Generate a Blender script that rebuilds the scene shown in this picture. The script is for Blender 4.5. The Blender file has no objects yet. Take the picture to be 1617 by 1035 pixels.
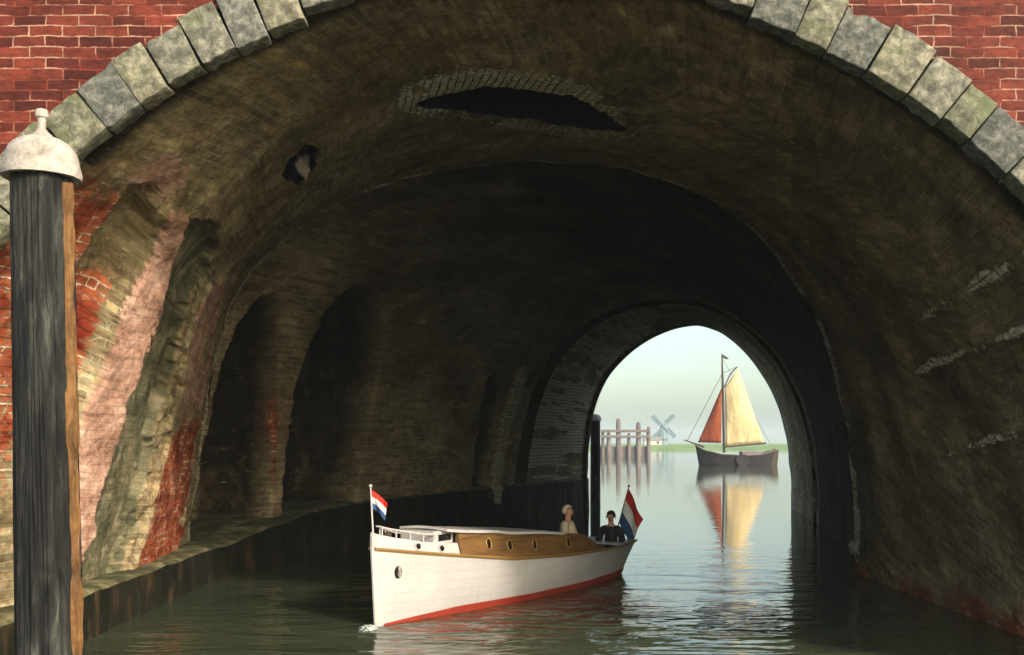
import bpy, bmesh, math, random
import numpy as np
from mathutils import Vector, Matrix, Quaternion

# ------------------------------------------------------------------ camera, sky, sun
SC = bpy.context.scene
COL = SC.collection
R = math.radians
random.seed(7)
F, CX, HY, CAMZ = 1600.0, 808.5, 700.0, 2.5          # focal length and horizon in photo pixels, eye height

cd = bpy.data.cameras.new('camera')
cam = bpy.data.objects.new('camera', cd)
COL.objects.link(cam)
cam.location = (0, 0, CAMZ)
cam.rotation_euler = (R(90), 0, 0)
cd.sensor_width = 36
cd.lens = 36 * F / 1617
cd.shift_y = (HY - 517.5) / 1617
cd.clip_start = 0.1
cd.clip_end = 20000
SC.camera = cam

SUN_EL, SUN_AZ = R(27), R(139)                        # azimuth clockwise from +Y
world = bpy.data.worlds.new('World')
SC.world = world
world.use_nodes = True
wn = world.node_tree
sky = wn.nodes.new('ShaderNodeTexSky')
sky.sky_type = 'NISHITA'
sky.sun_disc = False
sky.sun_elevation = SUN_EL
sky.sun_rotation = SUN_AZ
sky.air_density = 1.0
sky.dust_density = 3.0
sky.ozone_density = 1.0
bg = wn.nodes['Background']
hsv = wn.nodes.new('ShaderNodeHueSaturation')
hsv.inputs['Saturation'].default_value = 0.85
hsv.inputs['Value'].default_value = 1.0
wn.links.new(sky.outputs[0], hsv.inputs['Color'])
tint = wn.nodes.new('ShaderNodeMix')
tint.data_type = 'RGBA'
tint.blend_type = 'MULTIPLY'
tint.inputs[0].default_value = 1.0
tint.inputs[7].default_value = (0.95, 1.0, 0.90, 1)
wn.links.new(hsv.outputs[0], tint.inputs[6])
wn.links.new(tint.outputs[2], bg.inputs['Color'])
bg.inputs['Strength'].default_value = 0.15

sd_ = bpy.data.lights.new('sun', 'SUN')
sd_.energy = 2.0
sd_.angle = R(4.0)
sd_.color = (1.0, 0.9, 0.76)
sun = bpy.data.objects.new('sun', sd_)
COL.objects.link(sun)
S = Vector((math.sin(SUN_AZ) * math.cos(SUN_EL), math.cos(SUN_AZ) * math.cos(SUN_EL), math.sin(SUN_EL)))
sun.rotation_euler = S.to_track_quat('Z', 'Y').to_euler()
sun.location = (20, -20, 30)

SC.view_settings.view_transform = 'Standard'
SC.view_settings.look = 'None'
SC.view_settings.exposure = 1.1
SC.view_settings.gamma = 1.0
SC.render.engine = 'CYCLES'
SC.cycles.max_bounces = 7
SC.cycles.diffuse_bounces = 4
SC.cycles.glossy_bounces = 4
SC.cycles.volume_bounces = 0


# ------------------------------------------------------------------ helpers
def P3(x, y, D):
    """photo pixel + distance -> point in metres"""
    return Vector(((x - CX) / F * D, D, CAMZ - (y - HY) / F * D))


def hexc(r, g, b):
    f = lambda c: (c / 255 / 12.92) if c / 255 <= 0.04045 else ((c / 255 + 0.055) / 1.055) ** 2.4
    return (f(r), f(g), f(b), 1)


class NT:
    def __init__(self, name):
        self.m = bpy.data.materials.new(name)
        self.m.use_nodes = True
        self.t = self.m.node_tree
        self.b = self.t.nodes['Principled BSDF']

    def n(self, kind, **kw):
        o = self.t.nodes.new('ShaderNode' + kind)
        for k, v in kw.items():
            setattr(o, k, v)
        return o

    def l(self, a, b):
        self.t.links.new(a, b)

    def coord(self, out='Object', scale=(1, 1, 1), rot=(0, 0, 0)):
        tc = self.n('TexCoord')
        mp = self.n('Mapping')
        mp.inputs['Scale'].default_value = scale
        mp.inputs['Rotation'].default_value = rot
        self.l(tc.outputs[out], mp.inputs['Vector'])
        return mp.outputs[0]

    def noise(self, vec, scale, detail=4, rough=0.6, dist=0.0):
        x = self.n('TexNoise')
        x.inputs['Scale'].default_value = scale
        x.inputs['Detail'].default_value = detail
        x.inputs['Roughness'].default_value = rough
        x.inputs['Distortion'].default_value = dist
        if vec is not None:
            self.l(vec, x.inputs['Vector'])
        return x.outputs['Fac']

    def ramp(self, fac, stops):
        x = self.n('ValToRGB')
        e = x.color_ramp.elements
        while len(e) < len(stops):
            e.new(0.5)
        for i, (p, c) in enumerate(stops):
            e[i].position = p
            e[i].color = c if len(c) == 4 else (*c, 1)
        self.l(fac, x.inputs['Fac'])
        return x.outputs['Color']

    def val(self, fac, a, b, lo=0.0, hi=1.0):
        x = self.n('MapRange')
        x.inputs['From Min'].default_value = a
        x.inputs['From Max'].default_value = b
        x.inputs['To Min'].default_value = lo
        x.inputs['To Max'].default_value = hi
        self.l(fac, x.inputs['Value'])
        return x.outputs[0]

    def math(self, op, a, b):
        x = self.n('Math', operation=op)
        for i, v in enumerate((a, b)):
            if isinstance(v, (int, float)):
                x.inputs[i].default_value = v
            else:
                self.l(v, x.inputs[i])
        return x.outputs[0]

    def mix(self, fac, a, b, mode='MIX'):
        x = self.n('Mix', data_type='RGBA', blend_type=mode)
        for s, v in ((0, fac), (6, a), (7, b)):
            if isinstance(v, (int, float)):
                x.inputs[s].default_value = v
            elif isinstance(v, tuple):
                x.inputs[s].default_value = v if len(v) == 4 else (*v, 1)
            else:
                self.l(v, x.inputs[s])
        return x.outputs[2]

    def bump(self, h, strength=0.5, dist=0.02, prev=None):
        x = self.n('Bump')
        x.inputs['Strength'].default_value = strength
        x.inputs['Distance'].default_value = dist
        self.l(h, x.inputs['Height'])
        if prev is not None:
            self.l(prev, x.inputs['Normal'])
        return x.outputs[0]

    def done(self, color=None, rough=0.8, normal=None, metal=0.0, spec=0.3):
        if color is not None:
            if isinstance(color, tuple):
                self.b.inputs['Base Color'].default_value = color if len(color) == 4 else (*color, 1)
            else:
                self.l(color, self.b.inputs['Base Color'])
        if isinstance(rough, (int, float)):
            self.b.inputs['Roughness'].default_value = rough
        else:
            self.l(rough, self.b.inputs['Roughness'])
        if normal is not None:
            self.l(normal, self.b.inputs['Normal'])
        self.b.inputs['Metallic'].default_value = metal
        self.b.inputs['Specular IOR Level'].default_value = spec
        return self.m


def mottled(name, stops, scale=3.0, stretch=(1, 1, 1), rough=0.8, bump=0.4, bdist=0.02, spec=0.3, fine=25, fstr=(1, 1, 1)):
    k = NT(name)
    v = k.coord('Object', stretch)
    n1 = k.noise(v, scale, 6, 0.65, 0.4)
    c = k.ramp(n1, stops)
    n2 = k.noise(k.coord('Object', fstr), fine, 4, 0.6)
    c = k.mix(0.5, c, k.ramp(n2, [(0.3, (0.55, 0.55, 0.55)), (0.7, (1.25, 1.25, 1.25))]), 'MULTIPLY')
    nb = k.bump(n2, bump, bdist * 0.4)
    nb = k.bump(n1, bump, bdist, nb)
    return k.done(c, rough, nb, spec=spec)


def plain(name, c, rough=0.5, spec=0.4, var=0.12, scale=6, metal=0.0):
    k = NT(name)
    n = k.noise(k.coord('Object'), scale, 4, 0.6)
    lo = tuple(x * (1 - var) for x in c[:3])
    hi = tuple(min(1, x * (1 + var)) for x in c[:3])
    col = k.ramp(n, [(0.3, lo), (0.7, hi)])
    nb = k.bump(n, 0.15, 0.01)
    return k.done(col, rough, nb, metal=metal, spec=spec)


# --- objects
def link(name, me, mat=None, parent=None):
    o = bpy.data.objects.new(name, me)
    COL.objects.link(o)
    if mat is not None and me is not None and len(me.materials) == 0:
        me.materials.append(mat)
    if parent is not None:
        o.parent = parent
    return o


def tag(o, label=None, cat=None, group=None, kind=None):
    if label: o['label'] = label
    if cat: o['category'] = cat
    if group: o['group'] = group
    if kind: o['kind'] = kind
    return o


def thing(name, label, cat, loc=(0, 0, 0), rotz=0.0, group=None):
    o = bpy.data.objects.new(name, None)
    o.empty_display_size = 0.3
    COL.objects.link(o)
    o.location = loc
    o.rotation_euler = (0, 0, rotz)
    return tag(o, label, cat, group)


class MB:
    """collects primitives into one mesh"""

    def __init__(self):
        self.v, self.f = [], []

    def add(self, vs, fs):
        b = len(self.v)
        self.v += [tuple(p) for p in vs]
        self.f += [tuple(i + b for i in f) for f in fs]
        return self

    def box(self, c, s, rot=None, taper=1.0):
        x, y, z = (q / 2 for q in s)
        vs = [Vector((a * x * (taper if d > 0 else 1), b * y * (taper if d > 0 else 1), d * z)) for d in (-1, 1) for b in (-1, 1) for a in (-1, 1)]
        if rot is not None:
            vs = [rot @ p for p in vs]
        c = Vector(c)
        return self.add([p + c for p in vs], [(0, 2, 3, 1), (4, 5, 7, 6), (0, 1, 5, 4), (2, 6, 7, 3), (0, 4, 6, 2), (1, 3, 7, 5)])

    def tube(self, pts, rad, n=8, cap=True):
        pts = [Vector(p) for p in pts]
        if not isinstance(rad, (list, tuple)):
            rad = [rad] * len(pts)
        vs, fs = [], []
        up = None
        for i, p in enumerate(pts):
            d = (pts[min(i + 1, len(pts) - 1)] - pts[max(i - 1, 0)]).normalized()
            if up is None:
                up = Vector((0, 0, 1)) if abs(d.z) < 0.9 else Vector((1, 0, 0))
            a = d.cross(up).normalized()
            b = d.cross(a).normalized()
            up = -b if False else up
            for k in range(n):
                t = 2 * math.pi * k / n
                vs.append(p + (a * math.cos(t) + b * math.sin(t)) * rad[i])
        for i in range(len(pts) - 1):
            for k in range(n):
                k2 = (k + 1) % n
                fs.append((i * n + k, i * n + k2, (i + 1) * n + k2, (i + 1) * n + k))
        if cap:
            fs.append(tuple(range(n - 1, -1, -1)))
            fs.append(tuple((len(pts) - 1) * n + k for k in range(n)))
        return self.add(vs, fs)

    def lathe(self, prof, n=24, c=(0, 0, 0)):
        c = Vector(c)
        vs, fs = [], []
        for r, z in prof:
            for k in range(n):
                t = 2 * math.pi * k / n
                vs.append(c + Vector((r * math.cos(t), r * math.sin(t), z)))
        for i in range(len(prof) - 1):
            for k in range(n):
                k2 = (k + 1) % n
                fs.append((i * n + k, i * n + k2, (i + 1) * n + k2, (i + 1) * n + k))
        fs.append(tuple(range(n - 1, -1, -1)))
        fs.append(tuple((len(prof) - 1) * n + k for k in range(n)))
        return self.add(vs, fs)

    def ball(self, c, r, n=12, m=8):
        r = r if isinstance(r, (tuple, list)) else (r, r, r)
        prof = [(math.sin(math.pi * i / m), -math.cos(math.pi * i / m)) for i in range(m + 1)]
        vs, fs = [], []
        for a, z in prof:
            a = max(a, 1e-3)
            for k in range(n):
                t = 2 * math.pi * k / n
                vs.append((c[0] + r[0] * a * math.cos(t), c[1] + r[1] * a * math.sin(t), c[2] + r[2] * z))
        for i in range(m):
            for k in range(n):
                k2 = (k + 1) % n
                fs.append((i * n + k, i * n + k2, (i + 1) * n + k2, (i + 1) * n + k))
        return self.add(vs, fs)

    def grid(self, rows, closed=False):
        """rows: list of equally long point lists"""
        n = len(rows[0])
        vs = [p for r in rows for p in r]
        fs = []
        for i in range(len(rows) - 1):
            for k in range(n if closed else n - 1):
                k2 = (k + 1) % n
                fs.append((i * n + k, i * n + k2, (i + 1) * n + k2, (i + 1) * n + k))
        return self.add(vs, fs)

    def poly(self, pts, thick):
        """flat outline given extrusion vector"""
        thick = Vector(thick)
        n = len(pts)
        a = [Vector(p) for p in pts]
        vs = a + [p + thick for p in a]
        fs = [tuple(range(n)), tuple(range(2 * n - 1, n - 1, -1))] + [(i, n + i, n + (i + 1) % n, (i + 1) % n) for i in range(n)]
        return self.add(vs, fs)

    def mesh(self, name, smooth=False, bevel=0.0, seg=2):
        me = bpy.data.meshes.new(name)
        me.from_pydata(self.v, [], self.f)
        bm = bmesh.new()
        bm.from_mesh(me)
        bmesh.ops.recalc_face_normals(bm, faces=bm.faces)
        if bevel:
            ed = [e for e in bm.edges if len(e.link_faces) == 2 and e.calc_face_angle(0) > 0.5]
            bmesh.ops.bevel(bm, geom=ed, offset=bevel, segments=seg, affect='EDGES', profile=0.5, clamp_overlap=True)
        bm.to_mesh(me)
        bm.free()
        me.update()
        if smooth:
            me.shade_smooth()
            me.set_sharp_from_angle(angle=R(42))
        return me

    def build(self, name, mat, parent=None, smooth=False, bevel=0.0):
        return link(name, self.mesh(name, smooth, bevel), mat, parent)


_rng = np.random.RandomState(3)
_tab = _rng.rand(256, 256)


def vnoise(x, y, oct=4, gain=0.5):
    """vectorised value noise, about -1..1"""
    out = np.zeros_like(x, dtype=float)
    amp, tot = 1.0, 0.0
    for o in range(oct):
        xi = np.floor(x).astype(int)
        yi = np.floor(y).astype(int)
        fx, fy = x - xi, y - yi
        fx = fx * fx * (3 - 2 * fx)
        fy = fy * fy * (3 - 2 * fy)
        a, b = _tab[xi % 256, yi % 256], _tab[(xi + 1) % 256, yi % 256]
        c, d = _tab[xi % 256, (yi + 1) % 256], _tab[(xi + 1) % 256, (yi + 1) % 256]
        out += amp * ((a * (1 - fx) + b * fx) * (1 - fy) + (c * (1 - fx) + d * fx) * fy)
        tot += amp
        amp *= gain
        x, y = x * 2.03 + 17.1, y * 2.03 + 5.7
    return out / tot * 2 - 1


def sdist(px, py, poly):
    """signed distance in pixels, positive inside"""
    d = np.full(px.shape, 1e9)
    ins = np.zeros(px.shape, bool)
    n = len(poly)
    for i in range(n):
        x0, y0 = poly[i]
        x1, y1 = poly[(i + 1) % n]
        ex, ey = x1 - x0, y1 - y0
        t = np.clip(((px - x0) * ex + (py - y0) * ey) / (ex * ex + ey * ey + 1e-9), 0, 1)
        d = np.minimum(d, np.hypot(px - x0 - t * ex, py - y0 - t * ey))
        if y0 != y1:
            ins ^= ((y0 > py) != (y1 > py)) & (px < ex * (py - y0) / ey + x0)
    return np.where(ins, d, -d)


def sstep(x, a, b):
    t = np.clip((x - a) / (b - a), 0, 1)
    return t * t * (3 - 2 * t)


# ------------------------------------------------------------------ materials
def vault_material():
    k = NT('vault_masonry')
    uv = k.n('UVMap')
    uv.uv_map = 'UVMap'
    U = uv.outputs[0]

    def mp(sc, loc=(0, 0, 0)):
        m = k.n('Mapping')
        m.inputs['Scale'].default_value = sc
        m.inputs['Location'].default_value = loc
        k.l(U, m.inputs['Vector'])
        return m.outputs[0]
    big = k.noise(mp((1, 1, 1)), 0.55, 5, 0.6, 0.6)
    mid = k.noise(mp((1, 1, 1), (9, 3, 0)), 2.3, 6, 0.68, 0.5)
    streak = k.noise(mp((1.3, 5.0, 1)), 1.3, 6, 0.72, 0.25)
    fine = k.noise(mp((1, 1, 1), (2, 5, 0)), 13, 5, 0.65)
    br = k.n('TexBrick')
    br.inputs['Scale'].default_value = 1.0
    br.inputs['Brick Width'].default_value = 0.34
    br.inputs['Row Height'].default_value = 0.11
    br.inputs['Mortar Size'].default_value = 0.012
    br.inputs['Mortar Smooth'].default_value = 0.3
    br.inputs['Bias'].default_value = -0.2
    br.inputs['Color1'].default_value = (0.2, 0.2, 0.2, 1)
    br.inputs['Color2'].default_value = (0.9, 0.9, 0.9, 1)
    br.inputs['Mortar'].default_value = (0, 0, 0, 1)
    wob = k.noise(mp((1, 1, 1)), 3.0, 3, 0.5)
    va = k.n('VectorMath', operation='MULTIPLY_ADD')
    cmb = k.n('CombineXYZ')
    k.l(wob, cmb.inputs[0])
    k.l(wob, cmb.inputs[1])
    k.l(cmb.outputs[0], va.inputs[0])
    va.inputs[1].default_value = (0.04, 0.05, 0)
    k.l(U, va.inputs[2])
    k.l(va.outputs[0], br.inputs['Vector'])
    brv, mor = br.outputs['Color'], br.outputs['Fac']
    # worn plaster hides the courses over most of the vault
    show = k.val(k.math('ADD', mid, k.math('MULTIPLY', big, 0.6)), 0.66, 0.8)
    mott = k.math('ADD', k.math('MULTIPLY', big, 0.3), k.math('ADD', k.math('MULTIPLY', mid, 0.45), k.math('ADD', k.math('MULTIPLY', streak, 0.15), k.math('MULTIPLY', fine, 0.1))))
    base = k.ramp(mott, [(0.34, hexc(52, 41, 32)), (0.43, hexc(112, 92, 68)), (0.5, hexc(164, 142, 106)), (0.57, hexc(202, 182, 142)), (0.66, hexc(234, 216, 180))])
    olive = k.ramp(k.noise(mp((1, 1, 1), (4, 8, 0)), 0.9, 4, 0.6), [(0.45, (0, 0, 0)), (0.65, (1, 1, 1))])
    base = k.mix(0.7, base, k.ramp(k.noise(mp((1, 1, 1), (30, 12, 0)), 0.8, 6, 0.7, 0.4), [(0.36, (0.5, 0.46, 0.42)), (0.5, (1.0, 1.0, 1.0)), (0.64, (1.5, 1.42, 1.2))]), 'MULTIPLY')
    base = k.mix(k.math('MULTIPLY', olive, 0.3), base, hexc(122, 122, 80))
    cour = k.mix(0.85, base, k.mix(1.0, brv, (1.25, 1.2, 1.15), 'MULTIPLY'), 'MULTIPLY')
    cour = k.mix(k.math('MULTIPLY', mor, k.val(big, 0.38, 0.6, 0.2, 1.0)), cour, hexc(168, 156, 128))
    base = k.mix(k.math('MULTIPLY', show, 0.75), base, cour)
    ds = k.n('HueSaturation')
    ds.inputs['Saturation'].default_value = 0.95
    k.l(base, ds.inputs['Color'])
    base = ds.outputs[0]
    # the zones of the left wall
    def att(n):
        a = k.n('Attribute')
        a.attribute_name = n
        return a.outputs['Fac']
    redc = k.mix(k.val(mid, 0.35, 0.65), hexc(132, 44, 30), hexc(214, 124, 84))
    redc = k.mix(0.75, redc, k.mix(0.35, brv, (0.85, 0.85, 0.85)), 'MULTIPLY')
    redc = k.mix(k.math('MULTIPLY', mor, k.val(mid, 0.5, 0.6)), redc, hexc(226, 206, 184))
    pink = k.ramp(mid, [(0.3, hexc(112, 80, 66)), (0.48, hexc(176, 136, 118)), (0.7, hexc(212, 176, 156))])
    pink = k.mix(0.4, pink, k.ramp(fine, [(0.35, (0.5, 0.5, 0.5)), (0.6, (1.1, 1.1, 1.1))]), 'MULTIPLY')
    green = k.ramp(mid, [(0.3, hexc(66, 68, 52)), (0.5, hexc(112, 108, 84)), (0.7, hexc(172, 158, 130))])
    shade = k.ramp(mott, [(0.4, hexc(20, 17, 14)), (0.52, hexc(44, 36, 28)), (0.64, hexc(92, 76, 56))])  # dark tone standing in for shade inside the tunnel
    edge = k.math('MULTIPLY', k.math('SUBTRACT', fine, 0.5), 1.3)

    def mask(a):
        return k.val(k.math('ADD', att(a), edge), 0.42, 0.62)
    col = k.mix(k.val(k.math('ADD', att('m_shade'), k.math('MULTIPLY', k.math('SUBTRACT', mid, 0.5), 0.9)), 0.15, 1.0), base, shade)
    col = k.mix(mask('m_red'), col, redc)
    col = k.mix(mask('m_green'), col, green)
    col = k.mix(mask('m_pink'), col, pink)
    col = k.mix(mask('m_pale'), col, k.ramp(fine, [(0.3, hexc(140, 132, 110)), (0.65, hexc(230, 222, 198))]))
    col = k.mix(k.math('MULTIPLY', mor, k.math('MULTIPLY', att('m_pale'), 0.8)), col, hexc(70, 60, 48))
    drip = k.noise(mp((0.4, 6.0, 1), (7, 2, 0)), 1.1, 5, 0.7, 0.2)
    col = k.mix(0.6, col, k.ramp(drip, [(0.36, (0.5, 0.46, 0.43)), (0.48, (0.95, 0.95, 0.95)), (0.6, (1.0, 1.0, 1.0)), (0.7, (1.35, 1.3, 1.2))]), 'MULTIPLY')
    # small lime flecks
    fl = k.ramp(k.noise(mp((0.9, 2.4, 1), (1, 1, 0)), 4, 4, 0.7), [(0.62, (0, 0, 0)), (0.7, (1, 1, 1))])
    col = k.mix(k.math('MULTIPLY', fl, 0.55), col, hexc(190, 168, 128))
    col = k.mix(0.55, col, k.ramp(fine, [(0.3, (0.5, 0.5, 0.5)), (0.7, (1.3, 1.3, 1.3))]), 'MULTIPLY')
    col = k.mix(k.val(att('m_black'), 0.25, 0.6), col, hexc(14, 11, 9))  # crown opening and wall hole: depth shade painted near black
    mh = k.math('MULTIPLY', mor, k.math('SUBTRACT', 1.0, k.math('MULTIPLY', att('m_pink'), 0.85)))
    nb = k.bump(mh, 1.0, -0.02)
    nb = k.bump(fine, 0.6, 0.02, nb)
    nb = k.bump(mid, 0.6, 0.045, nb)
    nb = k.bump(streak, 0.3, 0.008, nb)
    return k.done(col, 0.9, nb, spec=0.08)


def red_brick():
    k = NT('red_brick')
    v = k.coord('Object', (1, 1, 1), (R(90), 0, 0))
    br = k.n('TexBrick')
    br.inputs['Scale'].default_value = 1.0
    br.inputs['Brick Width'].default_value = 0.31
    br.inputs['Row Height'].default_value = 0.1
    br.inputs['Mortar Size'].default_value = 0.008
    br.inputs['Mortar Smooth'].default_value = 0.4
    br.inputs['Color1'].default_value = (*hexc(70, 25, 19)[:3], 1)
    br.inputs['Color2'].default_value = (*hexc(118, 52, 38)[:3], 1)
    br.inputs['Mortar'].default_value = (*hexc(178, 140, 118)[:3], 1)
    nz = k.noise(k.coord('Object'), 2.6, 5, 0.65, 0.3)
    sm = k.noise(k.coord('Object', (1, 1, 2)), 9, 5, 0.65)
    va = k.n('VectorMath', operation='MULTIPLY_ADD')
    cm = k.n('CombineXYZ')
    k.l(nz, cm.inputs[0])
    k.l(nz, cm.inputs[1])
    k.l(cm.outputs[0], va.inputs[0])
    va.inputs[1].default_value = (0.09, 0.06, 0)
    k.l(v, va.inputs[2])
    k.l(va.outputs[0], br.inputs['Vector'])
    c = br.outputs['Color']
    dirty = k.mix(k.math('MULTIPLY', br.outputs['Fac'], k.val(nz, 0.58, 0.46)), c, hexc(120, 48, 32))
    c = k.mix(0.7, dirty, k.ramp(sm, [(0.3, (0.35, 0.3, 0.3)), (0.52, (1, 1, 1)), (0.72, (1.5, 1.4, 1.35))]), 'MULTIPLY')
    bigst = k.noise(k.coord('Object', (0.8, 1, 1.6)), 1.3, 5, 0.7, 0.3)
    c = k.mix(0.8, c, k.ramp(bigst, [(0.32, (0.4, 0.36, 0.36)), (0.5, (0.95, 0.95, 0.95)), (0.68, (1.3, 1.2, 1.15))]), 'MULTIPLY')
    nb = k.bump(br.outputs['Fac'], 0.7, -0.012)
    nb = k.bump(sm, 0.6, 0.02, nb)
    return k.done(c, 0.8, nb, spec=0.25)


def stone_material():
    k = NT('arch_stone_grey')
    oi = k.n('ObjectInfo')
    v = k.coord('Object')
    add = k.n('VectorMath', operation='ADD')
    k.l(v, add.inputs[0])
    cm = k.n('CombineXYZ')
    k.l(k.math('MULTIPLY', oi.outputs['Random'], 40), cm.inputs[0])
    k.l(cm.outputs[0], add.inputs[1])
    n1 = k.noise(add.outputs[0], 2.2, 5, 0.65, 0.4)
    n2 = k.noise(add.outputs[0], 11, 6, 0.7, 0.3)
    c = k.ramp(n2, [(0.3, hexc(62, 60, 54)), (0.5, hexc(108, 106, 98)), (0.7, hexc(162, 156, 142))])
    tint = k.ramp(oi.outputs['Random'], [(0.0, (0.62, 0.64, 0.66)), (0.35, (0.95, 0.97, 0.98)), (0.65, (1.12, 1.06, 0.9)), (1.0, (0.8, 0.82, 0.72))])
    c = k.mix(1.0, c, tint, 'MULTIPLY')
    moss = k.val(k.math('ADD', n1, k.math('MULTIPLY', oi.outputs['Random'], 0.25)), 0.66, 0.84)
    c = k.mix(k.math('MULTIPLY', moss, 0.5), c, hexc(104, 112, 70))
    nb = k.bump(n2, 0.7, 0.03)
    nb = k.bump(n1, 0.5, 0.04, nb)
    return k.done(c, 0.85, nb, spec=0.2)


def water_material():
    k = NT('canal_water')
    geo = k.n('NewGeometry')
    pos = geo.outputs['Position']

    def mp(sc, rot=0.0, loc=(0, 0, 0)):
        m = k.n('Mapping')
        m.inputs['Scale'].default_value = sc
        m.inputs['Rotation'].default_value = (0, 0, rot)
        m.inputs['Location'].default_value = loc
        k.l(pos, m.inputs['Vector'])
        return m.outputs[0]
    a = k.noise(mp((0.55, 1.5, 1), 0.15), 1.0, 3, 0.55, 0.7)
    b = k.noise(mp((1.6, 4.2, 1), -0.2), 1.0, 3, 0.5, 0.5)
    c = k.noise(mp((0.25, 0.8, 1), 0.05), 0.25, 2, 0.5)
    sep = k.n('SeparateXYZ')
    k.l(pos, sep.inputs[0])
    near = k.val(sep.outputs[1], 26, 12, 0.07, 0.9)
    h = k.math('ADD', k.math('MULTIPLY', a, 0.075), k.math('MULTIPLY', b, 0.016))
    h = k.math('MULTIPLY', h, near)
    dv = k.n('VectorMath', operation='SUBTRACT')
    k.l(pos, dv.inputs[0])
    dv.inputs[1].default_value = (0.9, 14.4, 0)
    dm = k.n('VectorMath', operation='MULTIPLY')
    k.l(dv.outputs[0], dm.inputs[0])
    dm.inputs[1].default_value = (0.3, 0.55, 0)
    dl = k.n('VectorMath', operation='LENGTH')
    k.l(dm.outputs[0], dl.inputs[0])
    wake = k.noise(mp((0.9, 1.9, 1), -0.45, (3, 1, 0)), 1.0, 2, 0.5, 1.2)
    h = k.math('ADD', h, k.math('MULTIPLY', wake, k.val(dl.outputs['Value'], 1.3, 0.3, 0.0, 0.2)))
    bp = k.n('Bump')
    bp.inputs['Strength'].default_value = 1.0
    bp.inputs['Distance'].default_value = 1.0
    k.l(h, bp.inputs['Height'])
    col = k.ramp(c, [(0.35, hexc(52, 62, 46)), (0.65, hexc(72, 74, 54))])
    m = k.done(col, 0.04, bp.outputs[0], spec=0.5)
    k.b.inputs['IOR'].default_value = 1.33
    return m


def painted_planks():
    k = NT('white_boat_paint')
    sep = k.n('SeparateXYZ')
    k.l(k.coord('Object'), sep.inputs[0])
    fr = k.math('FRACT', k.math('MULTIPLY', k.math('ADD', sep.outputs[2], k.math('MULTIPLY', k.math('POWER', k.math('MULTIPLY', sep.outputs[0], 0.16), 2), -0.35)), 7.5), 0)
    seam = k.math('LESS_THAN', k.math('ABSOLUTE', k.math('SUBTRACT', fr, 0.5), 0), 0.04)
    n = k.noise(k.coord('Object', (0.6, 1, 1)), 2.2, 5, 0.6)
    dirt = k.noise(k.coord('Object', (6, 6, 0.7)), 1.5, 5, 0.65)
    c = k.ramp(n, [(0.3, hexc(176, 169, 168)), (0.7, hexc(192, 186, 184))])
    c = k.mix(k.val(dirt, 0.55, 0.8, 0.0, 0.3), c, hexc(128, 118, 106))
    c = k.mix(k.math('MULTIPLY', seam, 0.16), c, hexc(96, 90, 86))
    return k.done(c, 0.32, k.bump(seam, 0.35, -0.004), spec=0.5)


def canvas(name, lo, hi):
    k = NT(name)
    sep = k.n('SeparateXYZ')
    k.l(k.coord('Object'), sep.inputs[0])
    fr = k.math('FRACT', k.math('MULTIPLY', k.math('ADD', sep.outputs[0], k.math('MULTIPLY', sep.outputs[2], 0.18)), 1.25), 0)
    seam = k.math('LESS_THAN', fr, 0.1)
    n = k.noise(k.coord('Object', (1.2, 1, 0.4)), 0.9, 5, 0.6, 0.5)
    c = k.ramp(n, [(0.3, lo), (0.7, hi)])
    c = k.mix(k.math('MULTIPLY', seam, 0.35), c, tuple(x * 0.5 for x in lo[:3]))
    return k.done(c, 0.9, k.bump(n, 0.6, 0.35), spec=0.1)


M = {}
M['vault'] = vault_material()
M['red_brick'] = red_brick()
M['stone'] = stone_material()
M['water'] = water_material()
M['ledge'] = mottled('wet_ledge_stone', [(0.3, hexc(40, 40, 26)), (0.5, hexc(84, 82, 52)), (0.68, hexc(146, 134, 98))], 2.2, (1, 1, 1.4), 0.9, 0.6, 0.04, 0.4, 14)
M['ledge_face'] = mottled('ledge_wet_reflect', [(0.35, hexc(18, 18, 13)), (0.54, hexc(36, 34, 24)), (0.7, hexc(84, 62, 42))], 1.5, (1.6, 1.6, 0.5), 0.85, 0.5, 0.03, 0.1, 10)  # wet dark stone; reflected wall painted in as brown streaks
M['coping'] = mottled('coping_stone', [(0.3, hexc(100, 96, 86)), (0.6, hexc(160, 152, 136))], 3)
M['asphalt'] = mottled('street_setts', [(0.3, (0.05, 0.05, 0.05)), (0.7, (0.1, 0.095, 0.09))], 4)
M['old_wood'] = mottled('tarred_timber', [(0.36, hexc(12, 11, 11)), (0.48, hexc(30, 29, 28)), (0.58, hexc(52, 51, 48)), (0.7, hexc(100, 97, 90))], 1.7, (5, 5, 0.9), 0.75, 0.9, 0.03, 0.25, 16, (4, 4, 0.4))
M['rust'] = plain('rusty_iron', hexc(74, 46, 34), 0.8)
M['sunlit_wood'] = mottled('sunlit_strip_wood', [(0.3, hexc(64, 42, 24)), (0.6, hexc(138, 98, 58))], 4, (4, 4, 0.7), 0.7, 0.5)  # orange stands for sunlight along the post's right edge
M['cap_white'] = mottled('weathered_white_cap', [(0.3, hexc(82, 76, 70)), (0.42, hexc(148, 138, 128)), (0.58, hexc(184, 172, 162))], 4, (1, 1, 1), 0.75, 0.8, 0.03)
M['boat_white'] = painted_planks()
M['boat_red'] = plain('red_antifouling', hexc(150, 52, 38), 0.5)
M['varnish'] = mottled('varnished_mahogany', [(0.3, hexc(84, 58, 32)), (0.6, hexc(128, 94, 56))], 3, (0.5, 2, 6), 0.35, 0.2, 0.01, 0.5, 14, (0.4, 2, 5))
M['gold'] = plain('gold_rubbing_strake', hexc(140, 106, 58), 0.45)
M['porthole'] = plain('dark_port_glass', (0.012, 0.012, 0.014), 0.12, 0.5)
M['brass'] = plain('brass_rim', hexc(196, 150, 76), 0.35, metal=0.6)
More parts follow.
